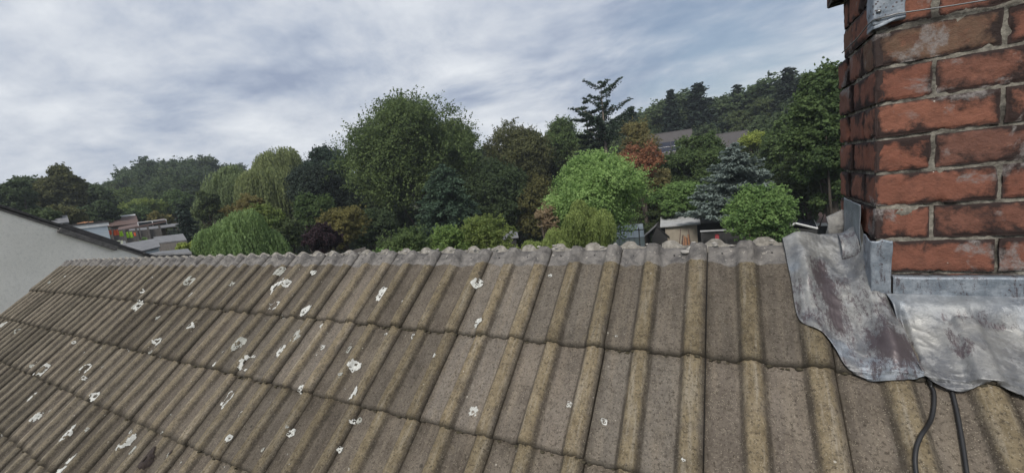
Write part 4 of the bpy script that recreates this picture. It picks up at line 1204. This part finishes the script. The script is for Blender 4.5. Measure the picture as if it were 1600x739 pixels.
def trunk(parent, base, H_, r, tips, rng, mat=M_BARK, lean=0.0, upto=.75):
    mb = MB(); base = np.array(base, float)
    pts = [base + np.array([lean * t * H_ + .04 * H_ * math.sin(t * 5 + rng.random()) * t, .03 * H_ * math.sin(t * 4) * t, t * H_ * upto]) for t in np.linspace(0, 1, 7)]
    pts[0] = pts[0] - [0, 0, .3]
    mb.tube(pts, [r * (1.25 - 1.05 * t) for t in np.linspace(0, 1, 7)], 8)
    for t in tips:
        k = min(max(int(rng.uniform(1, 5)), 1), 5); a = pts[k]; t = np.array(t)
        m = (a + t) / 2 + np.array([0, 0, -.05 * H_])
        mb.tube([a, m, t], [r * .45, r * .28, r * .08], 5)
    return mb.build('trunk', mat, parent, smooth=True)
def broad(parent, base, Ht, W, rng, mat, nleaf=9000, ls=.2, low=.15, nb=None, ragged=.5, D=None, trunkmat=M_BARK, dens=2.3):
    base = np.array(base, float); D = D or W; nb = int((nb or 26) * 1.5); nleaf = int(nleaf * dens); ls = ls * .69
    cz = Ht * (.5 + low / 2); rz = Ht * (1 - low) / 2
    dirs = rdir(rng, nb, .25); rad = (rng.uniform(.05, 1, nb) ** .45 * .84)[:, None]
    sd_ = rng.integers(1000); env = 1 + .26 * vnoise(dirs[:, 0] * 2.2, dirs[:, 1] * 2.2, dirs[:, 2] * 2.2, sd_)
    C = dirs * rad * env[:, None] * np.array([W / 2, D / 2, rz]) + np.array([0, 0, cz])
    br = rng.uniform(.085, .225, nb) * min(W, Ht * .8) * (1.2 - .45 * rad[:, 0])
    C[:, 2] = np.minimum(C[:, 2], Ht - br * .85)
    cr = Crown(); per = br ** 2 / (br ** 2).sum(); k = 16
    for i in range(nb):
        ncl = max(int(per[i] * nleaf / k), 4)
        d = rdir(rng, ncl, .45); rr = br[i] * (rng.uniform(.6, 1.0, ncl) + ragged * .28 * rng.random(ncl) ** 3)[:, None]
        cc = C[i] + d * rr * np.array([1.15, 1.15, .85])
        sg = min(br[i] * .13, ls * 2.0)
        off = rng.normal(size=(ncl, k, 3)) * sg * [1, 1, .7]
        P = (cc[:, None] + off).reshape(-1, 3) + base
        Nn = np.repeat(d, k, 0) * .7 + rdir(rng, ncl * k, .5) * .8; Nn /= np.linalg.norm(Nn, axis=1, keepdims=True)
        cv = np.clip(.5 + rng.normal() * .24 + np.repeat(rng.normal(size=ncl) * .22, k) + rng.normal(size=ncl * k) * .14, 0, 1)
        cr.add(P, Nn, ls, cv, rng)
        ns = max(int(ncl * .22), 2); kk = 11                     # leafy shoots breaking the outline
        d = rdir(rng, ns, .8); t = np.linspace(.75, 1, kk)[None, :, None]; ln = (rng.uniform(.35, 1.0, ns) ** 1.6 * (.45 + .35 * ragged))[:, None, None]
        ax_ = d + rng.normal(size=d.shape) * .25 + [0, 0, .35]
        P = C[i] + d[:, None] * br[i] * .95 + ax_[:, None] * (t - .75) * 4 * ln * br[i] * .8 + rng.normal(size=(ns, kk, 3)) * ls * .55 * (1.3 - (t - .75) * 3)
        P = P.reshape(-1, 3) + base; P[:, 2] = np.minimum(P[:, 2], base[2] + Ht * 1.03)
        cr.add(P, rdir(rng, len(P), .6), ls, np.clip(.62 + rng.normal(size=len(P)) * .16, 0, 1), rng)
    cr.build(mat, parent)
    tips = [C[i] + base for i in rng.choice(nb, min(nb, 12), replace=False)]
    trunk(parent, base, Ht, Ht * .018 + .05, tips, rng, trunkmat)
def willow(parent, base, Ht, W, rng, mat, nstr=420, ls=.22, skirt=.25, D=None, nb=24, bs=1.0, slen=None):
    base = np.array(base, float); cr = Crown(); D = D or W
    dirs = rdir(rng, nb, .6); C = dirs * rng.uniform(.2, .84, nb)[:, None] * np.array([W / 2, D / 2, Ht * .34]) + [0, 0, Ht * .64]
    br = rng.uniform(.09, .21, nb) * W * bs
    for i in range(nstr):
        b_ = rng.integers(nb); d = rdir(rng, 1, .7)[0]; s = C[b_] + d * br[b_]
        s[2] = min(s[2], Ht)
        L = rng.uniform(.35, 1) * max(s[2] - Ht * skirt * rng.uniform(.3, 1.3), .8) * .8
        if slen: L = min(L, slen * rng.uniform(.5, 1.3))
        n = int(L / (ls * .5)) + 3; t = np.linspace(0, 1, n)
        out = np.array([d[0], d[1], 0]) * .55 * br[b_]
        P = s + t[:, None] ** .6 * out - np.stack([0 * t, 0 * t, t * L], 1) + rng.normal(size=(n, 3)) * ls * .35
        Nn = rdir(rng, n) * [1, 1, .3] + d * .5; Nn /= np.linalg.norm(Nn, axis=1, keepdims=True)
        ax = np.tile([0, 0, 1.], (n, 1)) + rng.normal(size=(n, 3)) * .15
        cr.add(P + base, Nn, ls * .55, np.clip(rng.uniform(.2, .8) + .35 * (1 - t) - .2 + rng.normal(size=n) * .08, 0, 1), rng, 3.0, ax)
    cr.build(mat, parent); trunk(parent, base, Ht, .05 * Ht * .6, [C[i] + base for i in range(7)], rng)
def conifer(parent, base, Ht, W, rng, mat, ntier=22, nbr=12, ls=.2, low=.05, droop=.25, power=.85, irr=.25, tuft=9, upt=0, trunkmat=M_BARK, hang=0, spread=.16):
    base = np.array(base, float); cr = Crown(); limbs = []
    for i in range(ntier):
        f = i / (ntier - 1); z = Ht * (low + (1 - low) * f) * (1 - .01 * rng.random())
        r = W / 2 * (1 - f) ** power + .02 * W
        n = max(int(nbr * (1 - f * .55)), 3)
        for j in range(n):
            a = rng.uniform(0, 6.283); L = r * rng.uniform(1 - irr, 1 + irr * .4)
            m = max(int(L / (ls * 1.1)), 2); t = np.linspace(.15, 1, m)
            dx, dy = math.cos(a), math.sin(a)
            zc = z - droop * L * t ** 1.4 + upt * L * t ** 3
            P = np.stack([dx * L * t, dy * L * t, zc], 1)
            limbs.append((P[-1], z)) if rng.random() < .12 else None
            P = np.repeat(P, tuft, 0); tt = np.repeat(t, tuft)
            sp = ls * .7 + L * spread * (1.1 - tt) * .8
            off = rng.normal(size=P.shape) * np.stack([sp, sp, sp * .35 + ls * .12], 1)
            if hang: off[:, 2] -= rng.random(len(P)) * hang
            P = P + off
            Nn = rdir(rng, len(P), 1.6); 
            ax = np.tile([dx, dy, -.3 - 2 * (hang > 0)], (len(P), 1)) + rng.normal(size=P.shape) * .45
            b0 = rng.uniform(.2, .7)
            cr.add(P + base, Nn, ls, np.clip(b0 + .3 * (tt - .5) + rng.normal(size=len(P)) * .12, 0, 1), rng, 1.9, ax)
    cr.build(mat, parent)
    mb = MB(); r = .016 * Ht + .05
    mb.tube([base - [0, 0, .3], base + [0, 0, Ht * .5], base + [0, 0, Ht * .97]], [r, r * .6, .02], 7)
    for (e_, z) in limbs[:24]: mb.tube([base + [0, 0, z], base + e_ * [.9, .9, 1]], [.05, .02], 4)
    mb.build('trunk', trunkmat, parent, smooth=True)

DG = ((.020, .034, .012), (.045, .072, .022))
L_dark = M_LEAF('leaves_dark', (.026, .040, .017), (.054, .078, .030))
L_mid = M_LEAF('leaves_mid', (.034, .058, .018), (.075, .110, .032))
L_olive = M_LEAF('leaves_olive', (.048, .050, .018), (.085, .088, .030))
L_lime = M_LEAF('leaves_lime', (.085, .150, .033), (.175, .265, .070), .35)
L_bright = M_LEAF('leaves_bright', (.060, .112, .027), (.130, .205, .052), .3)
L_yel = M_LEAF('leaves_yellow', (.11, .14, .022), (.20, .24, .035), .3)
L_ygreen = M_LEAF('leaves_yellow_green', (.07, .105, .022), (.14, .17, .035), .3)
L_willow = M_LEAF('willow_leaves', (.065, .090, .032), (.150, .185, .075), .3)
L_willow2 = M_LEAF('willow_leaves_fresh', (.075, .118, .036), (.165, .23, .075), .3)
L_con = M_LEAF('conifer_needles', (.014, .028, .018), (.034, .055, .034), .1)
L_conb = M_LEAF('spruce_needles', (.012, .020, .015), (.026, .040, .028), .1)
L_cyp = M_LEAF('cypress_needles', (.022, .042, .025), (.050, .082, .046), .15)
L_cedar = M_LEAF('blue_cedar_needles', (.058, .078, .070), (.140, .172, .155), .1)
L_gold = M_LEAF('golden_conifer', (.085, .115, .024), (.18, .215, .05), .2)
L_cop = M_LEAF('copper_leaves', (.14, .062, .036), (.20, .095, .052), .3)
L_brn = M_LEAF('brown_green_leaves', (.085, .068, .022), (.15, .135, .045), .3)
L_pur = M_LEAF('dark_purple_leaves', (.020, .010, .014), (.042, .022, .028), .2)
L_ochre = M_LEAF('ochre_leaves', (.075, .068, .020), (.16, .135, .035), .3)
L_twig = M_LEAF('brown_twigs', (.14, .10, .06), (.21, .16, .09), .2)
L_hill = M_LEAF('hill_leaves', (.030, .046, .020), (.062, .088, .036), .2)
TN = [100]
def tree(kind, u, vtop, halfw, d, mat, name, label, cat='tree', group=None, zbase=None, vbot=None, **kw):
    TN[0] += 1; rng = np.random.default_rng(TN[0])
    top = PT(u, vtop, d); b = np.array([top[0], top[1], gz(top)])
    if zbase is not None: b[2] = zbase
    Ht = top[2] - b[2]
    e1, e2 = PT(u - halfw, vtop + 20, d), PT(u + halfw, vtop + 20, d)
    W = np.linalg.norm((e2 - e1)[:2]) * kw.pop('wk', 1.0)
    root = empty(name, b, label, cat, group)
    if vbot is not None:                       # visible crown bottom
        kw['low'] = max(0.02, (PT(u, vbot, d)[2] - b[2]) / Ht)
    {'b': broad, 'w': willow, 'c': conifer}[kind](root, b, Ht, W, rng, mat, **kw)
    return root, Ht, W
G_L, G_HILL, G_SPR = 'trees in the gardens', 'broadleaf trees of the wooded hill', 'dark spruces on the ridge'
# big ones, individually
tree('b', 632, 153, 116, 46, L_mid, 'ash_tree', 'tallest dark green broadleaf tree standing in the middle of the gardens', nleaf=52000, ls=.21, nb=60, vbot=345, ragged=.9, wk=.92)
tree('b', 705, 172, 45, 50, L_dark, 'ash_tree', 'narrower dark green broadleaf growing into the right side of the tallest tree', nleaf=20000, ls=.22, nb=30, vbot=330, ragged=.9)
tree('c', 690, 258, 62, 37, L_cyp, 'cypress_tree', 'broad bluish green feathery conifer below the tallest broadleaf tree', ntier=30, nbr=20, ls=.13, low=.1, droop=.30, power=.42, irr=.45, tuft=13)
tree('b', 800, 190, 62, 52, L_olive, 'olive_green_tree', 'rounded olive brown broadleaf tree right of the tallest tree', nleaf=32000, ls=.21, nb=40, vbot=340, ragged=.7)
tree('b', 868, 187, 48, 56, L_mid, 'alder_tree', 'mid green tree between the olive brown crown and the tall bare stemmed pine', nleaf=22000, ls=.22, nb=34, vbot=330, ragged=.9)
tree('b', 775, 250, 60, 43, L_dark, 'holly_tree', 'dark low tree under the olive brown crown', nleaf=20000, ls=.2, nb=26, vbot=375)
tree('b', 838, 275, 42, 41, L_olive, 'hawthorn_tree', 'brownish dark tree left of the bright lime tree', nleaf=14000, ls=.19, nb=22, vbot=380)
tree('b', 850, 312, 22, 27, L_twig, 'twiggy_shrub', 'pale brown twiggy shrub at the left edge of the lime tree', 'shrub', nleaf=2600, ls=.09, nb=12, vbot=370, ragged=1.2)
tree('b', 928, 240, 74, 28, L_lime, 'lime_green_tree', 'bright lime green tree standing in front of the tall pine', nleaf=42000, ls=.135, nb=52, vbot=385, ragged=1.0, wk=1.0)
tree('w', 845, 352, 52, 20, L_gold, 'golden_weeping_conifer', 'low golden green drooping conifer just left of the taller golden one', nstr=3400, ls=.064, skirt=.5, nb=34, bs=.6, slen=.6)
tree('w', 912, 308, 56, 21, L_gold, 'golden_weeping_conifer', 'golden green drooping conifer at the foot of the lime tree', nstr=5200, ls=.066, skirt=.5, nb=44, bs=.62, slen=.7)
# pines with bare stems
tree('c', 938, 127, 44, 46, L_con, 'tall_pine', 'tallest pine with bare pale stem and ragged upper branches rising behind the lime tree', 'tree', 'bare stemmed pines',
     ntier=12, nbr=5, ls=.14, low=.62, droop=-.45, power=.30, irr=.8, tuft=15, spread=.09, trunkmat=M_BARKGREY)
tree('c', 914, 160, 36, 48, L_con, 'dark_pine', 'shorter dark pine leaning against the left of the tallest pine', 'tree', 'bare stemmed pines',
     ntier=14, nbr=8, ls=.15, low=.45, droop=-.15, power=.40, irr=.6, tuft=22, spread=.13, trunkmat=M_BARKGREY)
tree('b', 905, 205, 50, 55, L_dark, 'yew_tree', 'dark understorey tree behind the two bare stemmed pines', nleaf=18000, ls=.22, nb=26, vbot=340)
tree('b', 995, 182, 34, 43, L_brn, 'bronze_leaved_tree', 'wispy bronze green tree beside the copper foliage', nleaf=11000, ls=.16, nb=26, vbot=300, ragged=1.6)
tree('b', 1000, 226, 34, 36.5, L_cop, 'copper_leaved_tree', 'copper red leaved tree left of the solar panel house', nleaf=6500, ls=.15, nb=20, vbot=290, ragged=1.6)
tree('b', 1015, 262, 42, 38, L_brn, 'beech_tree', 'brownish green tree below the copper foliage', nleaf=13000, ls=.17, nb=22, vbot=350, ragged=.9)
tree('b', 1048, 240, 34, 46, L_mid, 'rowan_tree', 'mid green tree hiding the lower wall of the solar panel house', nleaf=9000, ls=.17, nb=20, vbot=320, ragged=.9)
tree('b', 1088, 213, 52, 44, L_mid, 'garden_maple', 'mid green rounded tree in front of the two hillside roofs', nleaf=22000, ls=.18, nb=34, vbot=320, ragged=.9)
tree('b', 1178, 203, 26, 52, L_yel, 'yellow_green_shrub', 'bright yellow green round tree at the right end of the plain grey roof', nleaf=7000, ls=.19, nb=18, vbot=238, ragged=.7)
tree('b', 1062, 287, 52, 37, L_bright, 'laurel_tree', 'fresh green tree above the beige shed', nleaf=16000, ls=.15, nb=26, vbot=350)
tree('b', 1025, 318, 30, 37, L_dark, 'shrub', 'dark green shrub between the lime tree and the black shed', 'shrub', nleaf=7000, ls=.13, nb=16, vbot=365)
tree('c', 1148, 226, 84, 33, L_cedar, 'blue_cedar', 'silvery blue cedar with level branches right of centre', ntier=22, nbr=11, ls=.12, low=.38, droop=.10, power=.72, irr=.4, tuft=18, upt=.16, spread=.09)
tree('b', 1190, 290, 58, 25, L_bright, 'apple_tree', 'bright green young tree in front of the blue cedar near the chimney', nleaf=17000, ls=.115, nb=42, vbot=392, ragged=1.3)
tree('b', 1296, 84, 72, 30, L_mid, 'sycamore_tree', 'largest tree on the right reaching behind the chimney', nleaf=56000, ls=.17, nb=64, vbot=335, ragged=1.1)
tree('b', 1235, 175, 56, 44, L_mid, 'wild_cherry_tree', 'mid green tree left of the large one by the chimney', nleaf=30000, ls=.19, nb=40, vbot=320, ragged=1.0)
tree('b', 1262, 240, 50, 33, L_dark, 'elder_tree', 'dark low tree just above the white edged black shed', nleaf=20000, ls=.15, nb=28, vbot=340)
tree('b', 1150, 245, 60, 47, L_dark, 'holly_tree', 'dark green tree behind the top of the blue cedar', nleaf=16000, ls=.2, nb=24, vbot=330)
tree('b', 1230, 300, 50, 37, L_dark, 'holly_tree', 'dark tree behind the bright young tree near the chimney', nleaf=12000, ls=.17, nb=22, vbot=350)
# centre left
tree('w', 348, 244, 60, 58, L_willow, 'weeping_willow', 'weeping willow with grey green curtains, leftmost of the large three', nstr=2600, ls=.17, skirt=.42, group='weeping willows')
tree('w', 428, 230, 58, 60, L_willow, 'weeping_willow', 'tallest weeping willow, behind and right of the leftmost', nstr=2600, ls=.17, skirt=.45, group='weeping willows')
tree('w', 410, 256, 60, 52, L_willow, 'weeping_willow', 'lower weeping willow in front of the tallest willow', nstr=2600, ls=.16, skirt=.3, group='weeping willows')
tree('w', 366, 331, 84, 24, L_willow2, 'weeping_willow', 'small fresh green weeping willow close behind the roof ridge', nstr=6400, ls=.075, skirt=.3, nb=30, bs=1.15, group='weeping willows')
tree('b', 382, 308, 30, 34, L_brn, 'sumac_tree', 'brownish yellow sumac tips above the small weeping willow', nleaf=4500, ls=.13, nb=18, vbot=345, ragged=1.6)
tree('b', 405, 322, 42, 33, L_ygreen, 'yellow_green_shrub', 'yellow green leafy shrub right behind the small weeping willow', 'shrub', nleaf=9000, ls=.13, nb=22, vbot=370)
tree('b', 292, 380, 20, 27, L_yel, 'yellow_green_shrub', 'small pale yellow shrub at the left foot of the small weeping willow', 'shrub', nleaf=3500, ls=.10, nb=14, vbot=402)
tree('b', 505, 226, 34, 55, L_con, 'scots_pine', 'dark ragged pine left of the tallest broadleaf tree', nleaf=13000, ls=.2, nb=30, vbot=300, ragged=1.7)
tree('b', 490, 262, 62, 50, L_conb, 'scots_pine', 'very dark pine mass below the ragged pine', nleaf=20000, ls=.2, nb=30, vbot=350)
tree('b', 487, 300, 36, 38, L_mid, 'hazel_tree', 'mid green bush left of the ochre tree', nleaf=11000, ls=.15, nb=22, vbot=370)
tree('b', 532, 328, 42, 33, L_ochre, 'ochre_leaved_tree', 'ochre green tree in front of the tallest broadleaf tree', nleaf=11000, ls=.14, nb=26, vbot=385, ragged=1.0)
tree('b', 503, 352, 36, 28, L_pur, 'purple_plum_tree', 'very dark purple leaved bush low beside the ochre tree', nleaf=9000, ls=.12, nb=20, vbot=398)
tree('b', 575, 330, 48, 39, L_dark, 'laurel_shrub', 'dark shrub under the left side of the tallest tree', 'shrub', nleaf=12000, ls=.16, nb=20, vbot=392)
tree('b', 440, 345, 40, 32, L_dark, 'privet_shrub', 'dark green shrub between small willow and purple bush', 'shrub', nleaf=9000, ls=.13, nb=18, vbot=395)
tree('c', 284, 322, 30, 46, L_conb, 'black_spruce', 'near black conifer left of the large willows', ntier=18, nbr=14, ls=.18, low=.02, droop=.25, power=.5, tuft=8, irr=.3)
tree('b', 318, 300, 26, 50, L_dark, 'hawthorn_tree', 'dark tree below the leftmost willow', nleaf=8000, ls=.2, nb=16, vbot=380)
# near hedges behind the ridge
for (u, v, hw, d, m_, lab) in ((640, 352, 46, 22, L_mid, 'low green hedge shrub left of the olive one, just over the ridge'), (700, 350, 36, 23, L_bright, 'fresh green hedge shrub in the middle of the hedge'),
                               (757, 338, 38, 23, L_ygreen, 'taller olive green hedge shrub left of the weeping conifer'), (603, 384, 40, 19, L_bright, 'lowest green shrub beside the grey fence panel'),
                               (560, 392, 40, 17, L_mid, 'flat green shrub just behind the ridge'), (490, 386, 40, 18, L_mid, 'flat green shrub below the purple bush'), (432, 384, 28, 19, L_mid, 'light green low shrub right of the small willow'),
                               (265, 384, 22, 31, L_brn, 'brownish hedge left of the small weeping willow'), (225, 369, 12, 44, L_bright, 'small green shrub under the right end of the washing')):
    tree('b', u, v, hw * 1.3, d, m_, 'hedge_shrub', lab, 'shrub', 'garden hedge shrubs', nleaf=17000 if hw > 30 else 6000, ls=.105 if d < 30 else .14, nb=44, low=.03, ragged=.7)
# far left crowns
tree('b', 82, 256, 46, 72, L_olive, 'round_field_maple', 'large round dark tree at the far left', nleaf=30000, ls=.3, nb=44, vbot=345, ragged=.5)
tree('b', 30, 268, 36, 80, L_dark, 'sycamore_tree', 'dark broad crowned tree at the left edge behind the round tree', nleaf=16000, ls=.32, nb=30, vbot=345, ragged=.8)
tree('b', 18, 285, 40, 66, L_dark, 'holly_tree', 'dark low tree at the left edge of the picture', nleaf=16000, ls=.3, nb=26, vbot=345)
tree('b', 140, 288, 40, 84, L_dark, 'hawthorn_tree', 'dark tree right of the large round tree', nleaf=14000, ls=.33, nb=26, vbot=345)
for (u, v, hw, d, m_, lab) in ((150, 318, 30, 62, L_dark, 'dark shrub behind the grey hut'), (100, 322, 34, 58, L_olive, 'olive shrub below the large round tree'), (205, 322, 34, 72, L_mid, 'mid green shrub above the brown roof'),
                               (222, 312, 40, 80, L_ygreen, 'pale green thicket above the buff outbuilding'), (245, 332, 22, 66, L_ochre, 'yellowish shrub at the right end of the brown roof'), (185, 296, 34, 92, L_mid, 'green thicket crown left on the lower hill'),
                               (265, 300, 34, 84, L_mid, 'green thicket crown behind the black conifer'), (55, 330, 40, 50, L_dark, 'dark shrub right behind the neighbour roof edge')):
    tree('b', u, v, hw, d, m_, 'thicket_tree', lab, 'tree', 'thicket below the hill wood', nleaf=8000, ls=.28, nb=20, vbot=v + 40, ragged=.7)
# wooded hills: prototypes then copies
def proto(kind, mat, name, Ht, W, seed, **kw):
    rng = np.random.default_rng(seed); root = empty(name, (0, 0, 0), None, 'tree', G_HILL)
    {'b': broad, 'c': conifer}[kind](root, np.zeros(3), Ht, W, rng, mat, **kw); return root
PR = [proto('b', L_hill, 'hill_tree', 12, 11, 900 + i, nleaf=6000, ls=.40, nb=18, low=.12, ragged=.6) for i in range(4)]
PS = [proto('c', L_conb, 'spruce', 15, 8.5, 950 + i, ntier=26, nbr=13, ls=.34, low=.05, droop=.2, power=.7, tuft=9, irr=.45) for i in range(2)]
used_ = set()
ADJ = ['broad', 'rounded', 'uneven', 'full', 'loose']
ORD = ['first', 'second', 'third', 'fourth', 'fifth', 'sixth', 'seventh', 'eighth', 'ninth', 'tenth', 'eleventh', 'twelfth', 'thirteenth', 'fourteenth', 'fifteenth', 'sixteenth']
def row(protos, pts, what, w=1.0):
    for i, q in enumerate(sorted(pts)): place(protos, q[0], q[1], q[2], ORD[i] + ' tree from the left ' + what, w)
def place(protos, u, vtop, d, label, wfac=1.0, group=G_HILL):
    i = random.Random(u * 7 + vtop * 3).randrange(len(protos)); p0 = protos[i]
    top = PT(u, vtop, d); zb = gz(top); base = np.array([top[0], top[1], zb]); Ht = max(top[2] - zb, 5)
    if id(p0) in used_:
        r = p0.copy(); COL.objects.link(r)
        for ch in p0.children:
            c = ch.copy(); COL.objects.link(c); c.parent = r
    else: r = p0; used_.add(id(p0))
    r.location = base; h0 = 12 if protos is PR else 15
    s = Ht / h0; r.scale = (s * wfac, s * wfac, s); r.rotation_euler = (0, 0, random.Random(u + vtop).uniform(0, 6.28))
    tag(r, label, 'tree', group)
# left hill crest line and its slope
crest = [(152, 292), (165, 286), (180, 278), (196, 268), (212, 259), (228, 249), (244, 246), (262, 243), (280, 242), (300, 243), (320, 246), (340, 250), (362, 256)]
row(PR, [(u, v + 1, 150) for u, v in crest], 'on the skyline of the left hill wood')
row(PR, [(u, v, 128) for u, v in [(168, 296), (186, 288), (205, 272), (224, 264), (246, 258), (268, 256), (292, 258), (314, 262)]], 'just below the skyline of the left hill wood')
row(PR, [(u, v, 106) for u, v in [(160, 300), (180, 298), (200, 290), (220, 284), (240, 278), (262, 274), (286, 276), (308, 282)]], 'halfway down the left hill wood')
row(PR, [(u, v, 88) for u, v in [(236, 296), (258, 292), (280, 296), (300, 302), (175, 308), (205, 304)]], 'along the foot of the left hill wood')
row(PR, [(455, 262, 80), (480, 252, 84), (525, 250, 80), (470, 285, 66), (550, 265, 70), (600, 260, 66), (600, 310, 52), (640, 320, 50), (560, 300, 56)], 'in the shade between tall willow and tallest tree')
row(PR, [(740, 235, 70), (765, 222, 80), (840, 205, 84), (890, 215, 80), (750, 290, 58), (820, 250, 66), (870, 250, 64), (925, 235, 66), (870, 310, 44), (800, 320, 46), (965, 250, 60), (975, 225, 80)], 'in the shade between tallest tree and copper leaves')
row(PR, [(965, 195, 90), (985, 182, 99), (1012, 157, 99), (1035, 150, 100), (1060, 154, 100), (1078, 162, 97), (1108, 156, 102), (1128, 150, 104), (1148, 152, 100), (1170, 144, 100), (1188, 136, 100), (1204, 124, 100), (1222, 116, 100), (1242, 112, 100), (1262, 112, 99)], 'on the skyline of the right ridge wood', 1.35)
row(PR, [(1000, 185, 92), (1030, 182, 94), (1062, 186, 94), (1095, 184, 94), (1125, 180, 94), (1155, 175, 92), (1185, 165, 92), (1212, 152, 90), (1240, 145, 88), (975, 210, 84), (1100, 196, 88)], 'below the skyline, right above the hillside roofs')
row(PR, [(1205, 180, 72), (1190, 200, 66), (1225, 190, 60), (1210, 230, 52), (1180, 240, 52), (1130, 240, 60), (1045, 250, 58), (1100, 250, 52), (1280, 170, 60), (1300, 130, 80)], 'in the thick green between copper leaves and chimney')
row(PR, [(1345, 110, 70), (1385, 100, 84), (1420, 105, 70), (1460, 90, 84), (1500, 95, 70), (1545, 85, 84), (1590, 90, 70), (1360, 180, 50), (1440, 175, 50), (1520, 170, 50), (1600, 170, 52)], 'in the wood running on behind the chimney', 1.4)
sl2 = ['small dark spruce tip above the solar panel house', 'tallest dark spruce above the gap between the two hillside roofs', 'dark spruce above the plain grey roof', 'dark spruce left of the large chimney side tree', 'slender spruce just right of the tall pine']
for i, (u, v, d, w_) in enumerate([(1047, 143, 88, .9), (1090, 132, 92, 1.3), (1152, 134, 98, 1.15), (1232, 108, 88, 1.2), (985, 168, 84, .9)]): place(PS, u, v, d, sl2[i], w_, G_SPR)
tag(mesh_np('undergrowth', *(lambda rng: (lambda C: (leaf_quads(C, rdir(rng, len(C), 1.5), .3, rng), np.arange(len(C) * 4).reshape(-1, 4)))(
    (lambda a, d: (lambda x, y: np.stack([x, y, ground_z(x, y) + rng.uniform(0, .9, len(x)) ** 2], 1))(-d * np.sin(a), d * np.cos(a)))(np.radians(rng.uniform(-14, 84, 60000)), rng.uniform(32, 120, 60000))))(np.random.default_rng(7)), M_LEAF('undergrowth_leaves', (.03, .045, .015), (.05, .07, .02)), None, {'cv': np.random.default_rng(1).random(240000)}, smooth=False), kind='stuff')

# ------------------------------------------------------------------ damp air
hz, hk, hb = newmat('damp_air'); hk.n.remove(hb)
vp = hk.n.new('ShaderNodeVolumePrincipled'); vp.inputs['Density'].default_value = .00075; vp.inputs['Color'].default_value = (.80, .87, .95, 1); vp.inputs['Anisotropy'].default_value = .2
hk.l.new(vp.outputs[0], hk.n['Material Output'].inputs['Volume'])
mb = MB(); mb.box((-1520, -1520, -3), (3040, 0, 0), (0, 3040, 0), (0, 0, 48)); tag(mb.build('haze', hz, None), kind='stuff')
